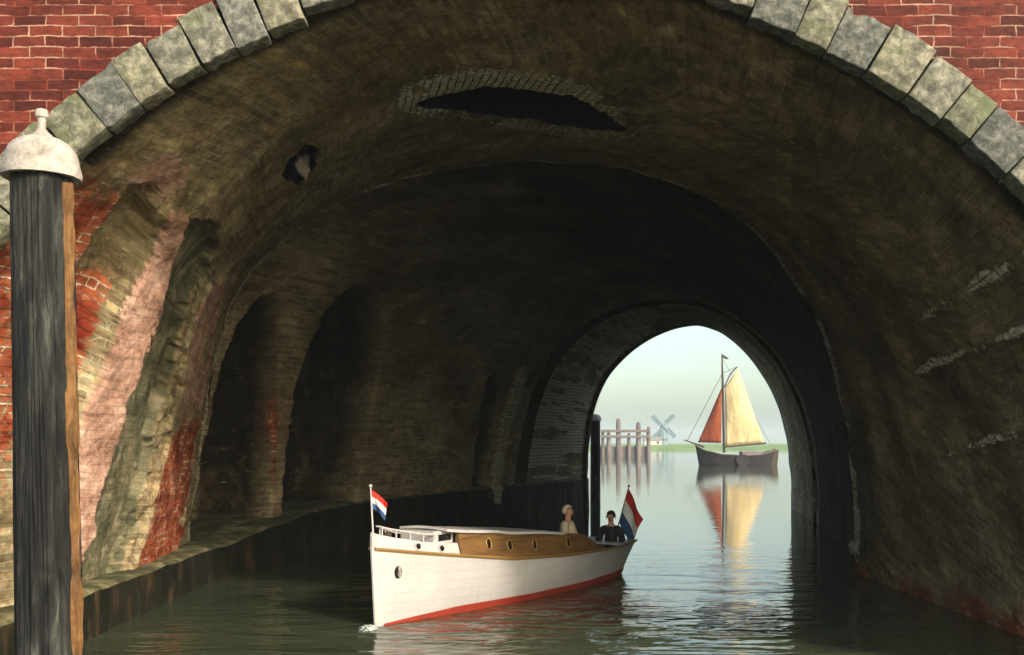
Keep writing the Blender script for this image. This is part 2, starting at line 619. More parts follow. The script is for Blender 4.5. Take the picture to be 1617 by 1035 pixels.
M['deck'] = plain('dark_deck', hexc(70, 62, 52), 0.7)
M['f_red'] = plain('flag_red', hexc(208, 44, 38), 0.8)
M['f_white'] = plain('flag_white', hexc(230, 226, 216), 0.8)
M['f_blue'] = plain('flag_blue', hexc(44, 76, 118), 0.8)
M['skin'] = plain('skin', hexc(206, 148, 118), 0.6)
M['cream_cloth'] = plain('cream_cloth', hexc(216, 190, 160), 0.85)
M['dark_cloth'] = plain('dark_cloth', hexc(40, 34, 36), 0.9)
M['grey_cloth'] = plain('grey_cloth', hexc(90, 86, 82), 0.9)
M['pale_hair'] = plain('straw_hair', hexc(226, 206, 176), 0.8)
M['dark_hair'] = plain('dark_hair', hexc(44, 34, 30), 0.8)
M['barge_hull'] = mottled('tarred_barge_hull', [(0.3, hexc(26, 20, 24)), (0.6, hexc(48, 39, 45))], 1.2, (0.4, 1, 3), 0.7, 0.3)
M['sail_cream'] = canvas('cream_canvas', hexc(190, 164, 120), hexc(224, 202, 158))
M['sail_tan'] = canvas('tanned_canvas', hexc(104, 48, 30), hexc(146, 74, 48))
M['spar'] = plain('dark_spar', hexc(66, 52, 42), 0.7)
M['jetty'] = mottled('grey_purple_piles', [(0.3, hexc(84, 74, 76)), (0.6, hexc(124, 112, 110))], 0.5, (2, 2, 0.4), 0.85, 0.3)
M['jetty_pale'] = plain('bleached_pile_head', hexc(190, 174, 158), 0.85)
M['mill'] = plain('hazy_mill_boarding', hexc(112, 132, 142), 0.85)  # bluish and lightened: distance haze put into the colour
M['mill_white'] = plain('mill_house_wall', hexc(200, 196, 186), 0.85)
M['mill_roof'] = plain('mill_roof', hexc(128, 122, 120), 0.85)
M['grass'] = mottled('bank_grass', [(0.3, hexc(86, 112, 50)), (0.6, hexc(136, 156, 84))], 0.05, (1, 1, 1), 0.9, 0.2)
M['foam'] = plain('foam', hexc(170, 176, 170), 0.6)

# ------------------------------------------------------------------ setting: water, far bank
mb = MB()
mb.grid([[(-3000, -400, 0), (3000, -400, 0)], [(-3000, 5, 0), (3000, 5, 0)], [(-3000, 60, 0), (3000, 60, 0)], [(-3000, 3000, 0), (3000, 3000, 0)]])
w = mb.build('water', M['water'])
tag(w, kind='structure')

rows = []
for y, h in ((372, -0.6), (380, 0.5), (392, 1.3), (430, 1.6), (700, 1.7), (2900, 1.7)):
    row = []
    for i in range(160):
        x = -900 + i * 14.0
        jig = 7 * math.sin(x * 0.021) + 4 * math.sin(x * 0.057 + 1)
        row.append((x, y + (jig if y < 500 else 0), h + (0.25 * math.sin(x * 0.13) if h > 1 else 0)))
    rows.append(row)
mb = MB()
mb.grid(rows)
g = mb.build('far_bank', M['grass'], smooth=True)
tag(g, kind='structure')

# ------------------------------------------------------------------ the bridge
bridge = thing('brick_bridge', 'wide dark brick canal bridge seen from below, stone arch ring over a long bending vault', 'bridge', (0, 0, 0))

Y0, Y1, Y2, Y3 = 9.6, 19.5, 31.0, 38.0
ZB = -1.6                                                        # walls run this far below the water
C0, C1 = (0.17, 0.43), (0.17, 0.43)
C2, C3 = (4.70, 0.5), (6.69, 0.5)
R0 = 6.42


def polar(pts, D, c):
    q = []
    for x, y in pts:
        p = P3(x, y, D)
        q.append((math.atan2(p.z - c[1], p.x - c[0]), math.hypot(p.x - c[0], p.z - c[1])))
    q.sort()
    return np.array(q)


ring1 = polar([(299, 845), (314, 760), (329, 640), (344, 560), (368, 480), (398, 430), (440, 388), (500, 343), (560, 310), (640, 284), (730, 267),
               (860, 260), (960, 266), (1050, 285), (1130, 320), (1200, 375), (1250, 440), (1290, 510), (1318, 600), (1334, 680), (1345, 780), (1350, 850)], Y1, C1)
ring2 = polar([(812, 790), (815, 745), (822, 700), (835, 640), (855, 590), (885, 545), (930, 505), (990, 482), (1050, 474), (1110, 480), (1165, 505),
               (1215, 550), (1250, 605), (1275, 670), (1286, 740), (1290, 790)], Y2, C2)
ring3 = polar([(925, 780), (926, 735), (929, 690), (938, 640), (958, 595), (990, 560), (1030, 532), (1070, 516), (1105, 511), (1140, 522), (1175, 550),
               (1205, 588), (1228, 630), (1242, 675), (1250, 730), (1254, 780)], Y3, C3)
half = polar([(119, 900), (132, 850), (155, 760), (186, 650), (212, 560), (238, 480), (263, 405)], 12.8, C0)


def rf(tab, th):
    v = np.interp(th, tab[:, 0], tab[:, 1])
    return v


def smooth_r(r, n=5):
    k = np.ones(n) / n
    return np.convolve(np.pad(r, n // 2, mode='edge'), k, mode='valid')


def arc_params(nl, nr, split=math.pi * 0.58):
    return np.concatenate([np.linspace(math.pi, split, nl, endpoint=False), np.linspace(split, 0, nr)])


def ring_xy(r, c, th, nv=26):
    """left wall foot -> crown -> right wall foot; returns X, Z and the outward direction"""
    X, Z = c[0] + r * np.cos(th), c[1] + r * np.sin(th)
    zl = np.linspace(ZB, c[1], nv, endpoint=False)
    X = np.concatenate([np.full(nv, X[0]), X, np.full(nv, X[-1])])
    Z = np.concatenate([zl, Z, zl[::-1]])
    NX = np.concatenate([np.full(nv, -1.0), np.cos(th), np.full(nv, 1.0)])
    NZ = np.concatenate([np.zeros(nv), np.sin(th), np.zeros(nv)])
    return X, Z, NX, NZ


def loft(keys, ys):
    """keys: list of (Y, X, Z, NX, NZ) -> arrays [len(ys), n]"""
    ky = np.array([k[0] for k in keys])
    out = []
    for q in range(1, 5):
        A = np.array([k[q] for k in keys])
        out.append(np.array([[np.interp(y, ky, A[:, i]) for i in range(A.shape[1])] for y in ys]))
    return out


def pix(X, Y, Z):
    return CX + F * X / Y, HY - F * (Z - CAMZ) / Y


def grid_parts(X, Y, Z, s, atts, zones, default, parent, shift=0.0):
    """one displaced sheet, its faces handed to several named parts; zones = [(name, face mask)]"""
    ny, n = X.shape
    idx = np.arange(ny * n).reshape(ny, n)
    quads = np.stack([idx[:-1, :-1], idx[:-1, 1:], idx[1:, 1:], idx[1:, :-1]], -1).reshape(-1, 4)
    co = np.stack([X, Y, Z], -1).reshape(-1, 3)
    uv = np.stack([Y + shift, s], -1).reshape(-1, 2)
    owner = np.zeros(len(quads), int)
    for zi, (nm, mk) in enumerate(zones):
        fm = (mk[:-1, :-1].astype(int) + mk[:-1, 1:] + mk[1:, 1:] + mk[1:, :-1] >= 2).reshape(-1)
        owner[fm] = zi + 1
    res = {}
    for zi in range(len(zones) + 1):
        q = quads[owner == zi]
        if len(q) == 0:
            continue
        used, inv = np.unique(q, return_inverse=True)
        inv = inv.reshape(q.shape)
        nm = default if zi == 0 else zones[zi - 1][0]
        me = bpy.data.meshes.new(nm)
        me.vertices.add(len(used))
        me.vertices.foreach_set('co', co[used].astype(np.float32).ravel())
        me.loops.add(inv.size)
        me.loops.foreach_set('vertex_index', inv.astype(np.int32).ravel())
        me.polygons.add(len(inv))
        me.polygons.foreach_set('loop_start', (np.arange(len(inv)) * 4).astype(np.int32))
        me.polygons.foreach_set('loop_total', np.full(len(inv), 4, np.int32))
        ul = me.uv_layers.new(name='UVMap')
        ul.data.foreach_set('uv', uv[used][inv.ravel()].astype(np.float32).ravel())
        for an, av in atts.items():
            a = me.attributes.new(an, 'FLOAT', 'POINT')
            a.data.foreach_set('value', av.reshape(-1)[used].astype(np.float32))
        me.update(calc_edges=True)
        me.validate()
        me.shade_smooth()
        res[nm] = link(nm, me, M['vault'], parent)
    return res


def arclen(X, Z):
    d = np.hypot(np.diff(X, axis=1), np.diff(Z, axis=1))
    return np.concatenate([np.zeros((X.shape[0], 1)), np.cumsum(d, axis=1)], axis=1)


# ---- first length of the vault
th = arc_params(250, 190)
r0 = R0 + 0.2 * sstep(np.sin(th), 0.92, 1.0)
r1 = smooth_r(rf(ring1, th), 9)
rm = r0 * 0.68 + r1 * 0.32
hl = rf(half, th)
wgt = sstep(th, math.pi * 0.62, math.pi * 0.76)
rm = smooth_r(rm * (1 - wgt) + hl * wgt, 9)
sh = 0.2
keys = [(9.56, *ring_xy(r0 + sh, C0, th)), (10.35, *ring_xy(r0 * .9 + rm * .1 + sh, C0, th)), (12.8, *ring_xy(rm, C0, th)), (Y1, *ring_xy(r1, C1, th))]
ys = np.concatenate([np.linspace(9.56, 13.6, 140, endpoint=False), np.linspace(13.6, Y1, 190)])
X, Z, NX, NZ = loft(keys, ys)
Yg = np.repeat(ys[:, None], X.shape[1], 1)
s = arclen(X, Z)
px, py = pix(X, Yg, Z)
pxw = px + 9 * vnoise(Yg * 4, s * 4, 4)
pyw = py + 9 * vnoise(Yg * 4 + 50, s * 4, 4)
MPP = Yg / F
A_ = [(188, 312), (205, 292), (235, 284), (256, 300), (250, 332), (236, 380), (207, 432), (187, 480), (163, 540), (143, 600), (118, 650), (90, 680), (95, 470), (130, 405), (160, 350)]
PINK = [(252, 335), (268, 318), (288, 330), (280, 365), (266, 400), (242, 480), (216, 560), (191, 640), (156, 760), (131, 865), (112, 900), (112, 660), (143, 602), (165, 540), (189, 480), (209, 432), (238, 380)]
B_ = [(300, 352), (325, 342), (348, 358), (350, 395), (334, 430), (302, 480), (286, 560), (266, 640), (238, 760), (206, 880), (180, 960), (100, 960), (133, 862), (158, 760), (193, 640), (218, 560), (245, 480), (268, 402), (283, 370)]
PIER = [(340, 440), (352, 425), (350, 470), (332, 540), (318, 620), (304, 700), (290, 780), (272, 880), (262, 960), (182, 960), (208, 880), (240, 760), (268, 640), (288, 560), (304, 482), (328, 440)]
SLIT = [(655, 161), (700, 147), (760, 138), (830, 139), (900, 150), (945, 172), (988, 203), (950, 203), (900, 196), (800, 182), (720, 170)]
HOLE = [(447, 278), (462, 252), (488, 230), (505, 238), (497, 268), (472, 292)]
sdA, sdP, sdB, sdQ, sdS, sdH = [sdist(pxw, pyw, q) * MPP for q in (A_, PINK, B_, PIER, SLIT, HOLE)]
sdS = sdist(px + 3 * vnoise(Yg * 3, s * 3, 3), py + 3 * vnoise(Yg * 3 + 50, s * 3, 3), SLIT) * MPP
left = Yg * 0 + (px < 560)
out = 0.34 * sstep(sdA, 0, 0.07) * left + 0.2 * sstep(sdB, 0, 0.08) * left - 0.15 * sstep(sdP, -0.005, 0.03) * left - 0.10 * sstep(sdQ, -0.005, 0.03) * left
slit = sstep(sdS, 0, 0.09) * (py < 330)
rim = np.exp(-((sdS + 0.10) / 0.14) ** 2) * (py < 330)
rim *= sstep(vnoise(px * 0.03, py * 0.05, 3), -0.7, 0.1) * np.where(py < 172, 1.0, 0.4)
out += 0.75 * slit - 0.05 * rim
hole = sstep(sdH, 0, 0.05) * (px < 700) * (py < 400)
out += 0.45 * hole
# stone courses standing proud on the right wall
lines = np.zeros_like(out)
dark = np.zeros_like(out)
for (ax, ay), (bx, by), wd in (((1640, 512), (1425, 592), 0.05), ((1640, 674), (1470, 724), 0.05), ((1640, 392), (1440, 508), 0.07)):
    ex, ey = bx - ax, by - ay
    t = np.clip(((px - ax) * ex + (py - ay) * ey) / (ex * ex + ey * ey), 0, 1)
    d = (py - ay - t * ey) + 6 * vnoise(Yg * 3, s * 0.5, 3)
    near = np.exp(-((d * MPP) / wd) ** 2) * sstep(t, 1.0, 0.85) * (np.abs(px - ax - t * ex) < 60)
    lines += near
out -= 0.07 * lines
out += 0.035 * vnoise(Yg * 1.1, s * 1.1, 5) + 0.012 * vnoise(Yg * 5, s * 3.0, 4) + 0.014 * vnoise(Yg * 11, s * 11, 2)
# wear along the lip where the first length ends
lip = sstep(Yg, Y1 - 0.5, Y1)
out += lip * 0.05 * vnoise(s * 1.7, Yg * 0.3, 4)
Xd, Zd = X + NX * out, Z + NZ * out
noi = vnoise(Yg * 1.3 + 9, s * 0.9, 4)
m_red = np.maximum.reduce([
    sstep(Yg, 12.0, 11.2) * sstep(s, 8.2, 6.8) * (0.62 + 0.5 * noi),
    sstep(sdA, 0, 0.05) * sstep(py, 425, 470) * left * (0.85 + 0.4 * noi),
    sstep(sdQ, 0, 0.05) * sstep(py, 600, 720) * left * (0.75 + 0.5 * noi),
    0.75 * sstep(Zd, 0.75, 0.1) * (px > 1100) * (0.7 + 0.5 * noi)])
m_pink = np.maximum.reduce([sstep(sdP, -0.01, 0.03) * (0.85 + .2 * noi), sstep(sdQ, 0, 0.04) * sstep(py, 690, 600) * (0.62 + 0.4 * noi),
                            0.8 * np.exp(-((px - 240) / 60) ** 2 - ((py - 275) / 50) ** 2) * (1 + noi), 0.7 * np.exp(-((px - 140) / 45) ** 2 - ((py - 425) / 30) ** 2) * (1 + noi)]) * left
m_green = sstep(sdB, 0, 0.05) * left * (0.9 + .3 * noi)
m_pale = np.maximum.reduce([1.5 * rim * (0.85 + 0.5 * noi), 0.7 * sstep(Yg, 19.0, 19.35) * (0.75 + 1.1 * vnoise(Yg * 0.8, s * 2.2, 3)), 1.25 * lines * (0.7 + 0.9 * noi), 0.5 * hole * 0])  # lip also painted pale, as a light edge against the dim vault
m_shade = np.maximum.reduce([slit, hole, 0.15 * sstep(Yg, 17.0, 19.3) * (px > 500) + 0.25 * noi * (Yg > 15), sstep(Yg, 10.6, 10.2) * (s > 7.5)])  # shade behind the stone ring and toward the lip put into colour
m_shade = np.where(px > 1250, np.maximum(m_shade, 0.42 + 0.5 * noi), m_shade)  # right wall darkened in colour as the shaded side
zones = [('niche', (sdA > 0.02) & (left > 0)), ('plaster_pier', (sdP > 0.0) & (left > 0)), ('niche', (sdB > 0.02) & (left > 0)),
         ('brick_pier', (sdQ > 0.0) & (left > 0)), ('crown_opening', (sdS > 0.02) & (py < 330)), ('wall_hole', (hole > 0.3))]
grid_parts(Xd, Yg, Zd, s, dict(m_red=m_red, m_pink=m_pink, m_green=m_green, m_pale=m_pale, m_shade=m_shade, m_black=np.maximum(sstep(sdS, -0.03, 0.0) * (py < 330), sstep(sdH, -0.02, 0.0) * (px < 700) * (py < 400))), zones, 'front_vault', bridge, np.abs(out))


def surf_at(x, y):
    i = np.argmin((px - x) ** 2 + (py - y) ** 2)
    return Vector((X.ravel()[i], Yg.ravel()[i], Z.ravel()[i])), Vector((NX.ravel()[i], 0, NZ.ravel()[i]))


def lump(c, r, seed, stretch=(1, 1, 1)):
    bm = bmesh.new()
    bmesh.ops.create_icosphere(bm, subdivisions=3, radius=r)
    rs = np.random.RandomState(seed)
    o = rs.rand(3) * 40
    for v in bm.verts:
        n = v.co.normalized()
        k = 1 + 0.25 * math.sin(n.x * 3 + o[0]) * math.cos(n.y * 4 + o[1]) + 0.18 * math.sin(n.z * 7 + o[2] + n.x * 5)
        v.co = Vector((n.x * r * k * stretch[0], n.y * r * k * stretch[1], n.z * r * k * stretch[2])) + Vector(c)
    me = bpy.data.meshes.new('lump')
    bm.to_mesh(me)
    bm.free()
    me.shade_smooth()
    return me


p, nrm = surf_at(479, 268)
link('broken_stone', lump(p + nrm * 0.05, 0.15, 3, (0.7, 0.9, 1.25)), M['cap_white'], bridge)

# ---- lip, second length with its deep niches
th2 = arc_params(200, 120)
r1b = smooth_r(rf(ring1, th2), 9)
r2 = smooth_r(rf(ring2, th2), 7)
k1 = ring_xy(r1b, C1, th2)
k1b = ring_xy(r1b * 1.05, C1, th2)
k2 = ring_xy(r2, C2, th2)


def plain_loft(keys, ys, shade, name, res_noise=0.03, extra=None, pale=None):  # third argument darkens the colour as painted tunnel shade
    X, Z, NX, NZ = loft(keys, ys)
    Yg = np.repeat(np.array(ys)[:, None], X.shape[1], 1)
    s = arclen(X, Z)
    o = res_noise * vnoise(Yg * 1.3 + 31, s * 1.3, 5)
    X2, Z2 = X + NX * o, Z + NZ * o
    zz = np.zeros_like(X)
    noi = vnoise(Yg * 1.3 + 5, s * 0.9, 4)
    at = dict(m_red=zz, m_pink=zz, m_green=zz, m_pale=zz if pale is None else pale(X, Yg, Z, s), m_shade=zz + shade + 0.25 * noi)
    return grid_parts(X2, Yg, Z2, s, at, [], name, bridge)


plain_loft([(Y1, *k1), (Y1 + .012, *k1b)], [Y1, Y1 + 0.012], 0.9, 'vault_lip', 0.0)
ys = np.linspace(Y1 + .012, Y2, 300)
X, Z, NX, NZ = loft([(Y1 + .012, *k1b), (Y2, *k2)], ys)
Yg = np.repeat(ys[:, None], X.shape[1], 1)
s = arclen(X, Z)
px, py = pix(X, Yg, Z)
MPP = Yg / F
pxw = px + 4 * vnoise(Yg * 4, s * 4, 3)
pyw = py + 4 * vnoise(Yg * 4 + 50, s * 4, 3)
NC = [(280, 900), (300, 800), (325, 690), (345, 590), (375, 510), (408, 470), (430, 462), (450, 480), (450, 520), (442, 580), (434, 680), (430, 800), (425, 900)]
ND = [(440, 900), (446, 800), (452, 720), (466, 620), (490, 540), (520, 482), (555, 450), (590, 452), (608, 480), (608, 540), (594, 620), (578, 700), (564, 800), (555, 900)]
NE = [(742, 840), (748, 720), (758, 650), (770, 600), (785, 586), (793, 600), (786, 660), (773, 720), (766, 790), (764, 840)]
NP = [(815, 582), (826, 576), (822, 612), (803, 680), (792, 720), (786, 800), (766, 800), (776, 720), (791, 650)]
lf = (s < 11.5)
sC, sD, sE, sP = [sdist(pxw, pyw, q) * MPP for q in (NC, ND, NE, NP)]
dep = (1.3 * sstep(sC, 0, 0.10) + 1.5 * sstep(sD, 0, 0.10) + 1.2 * sstep(sE, 0, 0.10) - 0.16 * sstep(sP, -0.02, 0.06)) * lf
o = 0.04 * vnoise(Yg * 1.1 + 7, s * 1.1, 5) + 0.02 * vnoise(Yg * 5, s * 2, 4)
Xd = X + NX * o - 0.877 * dep
Yd = Yg + 0.48 * dep
Zd = Z + NZ * o
noi = vnoise(Yg * 1.3 + 9, s * 0.9, 4)
zz = np.zeros_like(X)
m_red2 = 0.8 * np.exp(-((px - 434) / 7.0) ** 2) * sstep(py, 560, 640) * lf * sstep(np.maximum(sC, sD), 0.06, 0.0) * (0.8 + 0.5 * noi)
m_pale2 = np.maximum(0.95 * sstep(sP, -0.02, 0.05) * lf * (0.85 + 0.4 * noi), 0.55 * sstep(Yg, 30.3, 30.7) * (0.7 + 0.6 * noi) * (s < 15))  # pale plaster strip, plus a painted highlight along the far ring
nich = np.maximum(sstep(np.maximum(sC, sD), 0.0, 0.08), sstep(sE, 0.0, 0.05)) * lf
m_shade2 = 0.95 + 0.25 * noi - 0.78 * sstep(s + 1.0 * noi, 14.0, 8.0) - 1.1 * sstep(Yg, 30.0, 30.5)  # dimness of the inner tunnel painted in, lifted at the far ring
m_shade2 = m_shade2 * (1 - nich) + nich * (1.35 - 0.7 * sstep(vnoise(Yg * 1.1 + 40, s * 0.45, 3), -0.1, 0.5) * sstep(s + noi, 7.6, 6.0))  # recess shade painted near black inside the niches
grid_parts(Xd, Yd, Zd, s, dict(m_red=m_red2, m_pink=zz, m_green=zz, m_pale=m_pale2, m_shade=m_shade2),
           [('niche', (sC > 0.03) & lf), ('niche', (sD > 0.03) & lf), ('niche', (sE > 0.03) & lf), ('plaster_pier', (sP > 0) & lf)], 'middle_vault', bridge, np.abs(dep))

# ---- dark groove, then the last length up to the exit arch
th3 = arc_params(70, 70, math.pi / 2)
r2c = smooth_r(rf(ring2, th3), 5)
r3 = smooth_r(rf(ring3, th3), 3)
q2 = ring_xy(r2c, C2, th3)
q2b = ring_xy(r2c * 1.07, C2, th3)
q3 = ring_xy(r3, C3, th3)
fr = 0.14
q2c = tuple(a * (1 - fr) + b * fr for a, b in zip(q2, q3))
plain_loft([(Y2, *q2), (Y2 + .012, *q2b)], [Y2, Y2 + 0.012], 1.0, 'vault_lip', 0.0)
plain_loft([(Y2 + .012, *q2b), (Y2 + .95, *q2b)], np.linspace(Y2 + .012, Y2 + .95, 10), 1.0, 'expansion_groove', 0.02)  # groove painted dark as if out of the light
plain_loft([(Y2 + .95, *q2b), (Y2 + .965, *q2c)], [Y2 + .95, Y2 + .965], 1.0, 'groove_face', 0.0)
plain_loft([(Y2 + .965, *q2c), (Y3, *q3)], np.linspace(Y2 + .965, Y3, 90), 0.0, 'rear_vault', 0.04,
           pale=lambda X, Y, Z, s: 1.1 * sstep(vnoise(s * 7.0, Y * 0.3, 3), -0.35, 0.05) * (X < 5.0))  # daylight on the left reveal painted as pale courses
# dressed stone lip at the exit, paler stone standing for its lit edge; outer wall
q3a = ring_xy(r3 - 0.05, C3, th3)
q3b = ring_xy(r3 + 0.4, C3, th3)
rows = [[(x, Y3 - 0.45, z) for x, z in zip(q3[0], q3[1])], [(x, Y3 - 0.44, z) for x, z in zip(q3a[0], q3a[1])],
        [(x, Y3 + 0.25, z) for x, z in zip(q3a[0], q3a[1])], [(x, Y3 + 0.25, z) for x, z in zip(q3b[0], q3b[1])]]
mb = MB()
mb.grid(rows)
mb.build('exit_arch_band', M['coping'], bridge)


def wall_with_hole(X, Z, y, x0, x1, ztop, thick):
    """sheet round an arch outline: outline -> wall edge"""
    n = len(X)
    outer = []
    cx = 0.5 * (X[0] + X[-1])
    for i in range(n):
        t = i / (n - 1)
        if t < 0.25:
            outer.append((x0, ZB + (ztop - ZB) * t / 0.25))
        elif t < 0.75:
            outer.append((x0 + (x1 - x0) * (t - 0.25) / 0.5, ztop))
        else:
            outer.append((x1, ztop - (ztop - ZB) * (t - 0.75) / 0.25))
    rows = []
    for k in range(7):
        f = k / 6
        rows.append([(X[i] * (1 - f) + outer[i][0] * f, y, Z[i] * (1 - f) + outer[i][1] * f) for i in range(n)])
    rows.append([(a, y + thick, b) for a, b in outer])
    m = MB()
    m.grid(rows)
    return m


wall_with_hole(q3b[0], q3b[1], Y3 + 0.2, -26, 36, 9.0, -0.3).build('exit_wall', M['red_brick'], bridge)

# ---- front wall: red brick spandrels round the stone ring
VT = 0.46
tf = np.linspace(math.pi, 0, 90)
fo = ring_xy(R0 + VT - 0.05 + 0.2 * sstep(np.sin(tf), 0.92, 1.0), C0, tf, 8)
wall_with_hole(fo[0], fo[1], 9.55, -18, 18, 8.3, 0.4).build('spandrel_wall', M['red_brick'], bridge)
mb = MB()
for i in range(24):
    mb.box((-17.25 + i * 1.5, 9.75, 8.42), (1.48, 0.62, 0.22))
mb.build('parapet_coping', M['coping'], bridge, bevel=0.02)

a = math.pi + 0.06
i = 0
rs = random.Random(11)
while a > -0.06:
    ln = rs.uniform(0.33, 0.52) / (R0 + 0.25)
    a2 = a - ln
    cr_ = 0.2 * float(sstep(math.sin(a - ln / 2), 0.92, 1.0))
    ri = R0 + cr_ + rs.uniform(-0.025, 0.025)
    ro = R0 + cr_ + VT + rs.uniform(-0.04, 0.05)
    y0 = 9.6 - 0.075 + rs.uniform(-0.015, 0.015)
    y1 = 9.74
    g = 0.006 / R0
    rows = []
    NA = 5
    sec = []
    for j in range(NA + 1):
        t = a - g - (ln - 2 * g) * j / NA
        cc, ss = math.cos(t), math.sin(t)
        sec.append([(C0[0] + r_ * cc, y_, C0[1] + r_ * ss) for r_, y_ in ((ri, y0), (ro, y0), (ro, y1), (ri, y1))])
    mb = MB()
    mb.grid(sec, closed=True)
    b = len(mb.v)
    mb.f.append((0, 1, 2, 3))
    mb.f.append((NA * 4 + 3, NA * 4 + 2, NA * 4 + 1, NA * 4))
    for q_ in range(len(mb.v)):
        p_ = Vector(mb.v[q_])
        mb.v[q_] = tuple(p_ + Vector((rs.uniform(-1, 1), rs.uniform(-1, 1), rs.uniform(-1, 1))) * 0.012)
    me = mb.mesh('arch_stone', False, 0.012, 2)
    me.shade_smooth()
    me.set_sharp_from_angle(angle=R(60))
    o = link('arch_stone', me, M['stone'], bridge)
    a = a2

# ---- ledge along the left wall
front = [(-5.42, 9.0), (-5.42, 12), (-5.42, 16), (-5.42, 18.6), (-5.36, 19.6), (-4.95, 21.0), (-4.40, 23.0), (-2.99, 25.4), (-1.4, 28.2), (0.24, 31.0), (1.6, 34.4), (2.98, 38.3)]
back = [(-7.6, 9.0), (-7.4, 12), (-7.2, 16), (-7.2, 18.6), (-7.9, 19.6), (-8.4, 21.0), (-7.6, 23.0), (-6.4, 25.4), (-4.4, 28.2), (-1.8, 31.0), (-0.2, 34.4), (1.6, 38.3)]
fy = np.linspace(9.0, 38.3, 420)
fa, ba = np.array(front), np.array(back)
fx = np.interp(fy, fa[:, 1], fa[:, 0])
fx = np.convolve(np.pad(fx, 12, mode='edge'), np.ones(25) / 25, mode='valid')
bx = np.interp(fy, ba[:, 1], ba[:, 0])
zt = np.interp(fy, [9.0, 19.3, 21, 23, 25.4, 31, 38], [0.6, 0.62, 0.80, 1.02, 1.15, 1.24, 1.2])
nz = vnoise(fy * 1.2, fy * 0 + 3.3, 4)
top_rows, face_rows = [], []
for f in (0, 0.03, 0.06, 0.1, 0.16, 0.24, 0.34, 0.5, 0.75, 1.0):
    xx = fx * (1 - f) + bx * f
    z = zt + 0.03 * vnoise(fy * 2.2, xx * 2.2, 4) - (0.045 if f == 0 else (0.012 if f == 0.03 else 0)) + 0.02 * nz
    top_rows.append([(xx[i] + 0.05 * nz[i] * (f < 0.1), fy[i], z[i]) for i in range(len(fy))])
for k in range(14):
    t = k / 13
    z = top_rows[0]
    face_rows.append([(p[0] + 0.0 + 0.05 * t + 0.03 * vnoise(np.array([p[1] * 1.7]), np.array([t * 3.0]), 3)[0] * (k > 0), p[1], p[2] * (1 - t) + ZB * t) for p in z])
mb = MB()
mb.grid(top_rows)
mb.build('ledge_walkway', M['ledge'], bridge, smooth=True)
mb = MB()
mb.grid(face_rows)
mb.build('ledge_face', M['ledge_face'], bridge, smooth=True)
# corner stones on the right hand lips, pale to stand for caught light
def lit_quoins(pts, D, w, seed, mat):
    rsq = random.Random(seed)
    for k in range(len(pts) - 1):
        (xa, ya), (xb, yb) = pts[k], pts[k + 1]
        n = max(2, int(abs(yb - ya) / 22))
        for j in range(n):
            if rsq.random() < 0.45:
                continue
            t0, t1 = j / n, (j + 0.86) / n
            pa = P3(xa + (xb - xa) * t0, ya + (yb - ya) * t0, D)
            pb = P3(xa + (xb - xa) * t1, ya + (yb - ya) * t1, D)
            c = (pa + pb) / 2
            hgt = (pa - pb).length * 0.62
            link('lit_quoin', lump(c + Vector((-w * 0.15, 0.02, 0)), hgt, rsq.randint(0, 999), (w * rsq.uniform(0.5, 0.9) / hgt, 0.16 / hgt, 1.0)), mat, bridge)


lit_quoins([(1346, 720), (1352, 900)], Y1 - 0.06, 0.1, 4, M['coping'])
lit_quoins([(1283, 640), (1290, 740), (1293, 860)], Y2 - 0.06, 0.17, 6, M['coping'])

# street on top
mb = MB()
mb.box((5, 24.0, 8.75), (52, 28.0, 0.3))
st = mb.build('street', M['asphalt'])
tag(st, kind='structure')


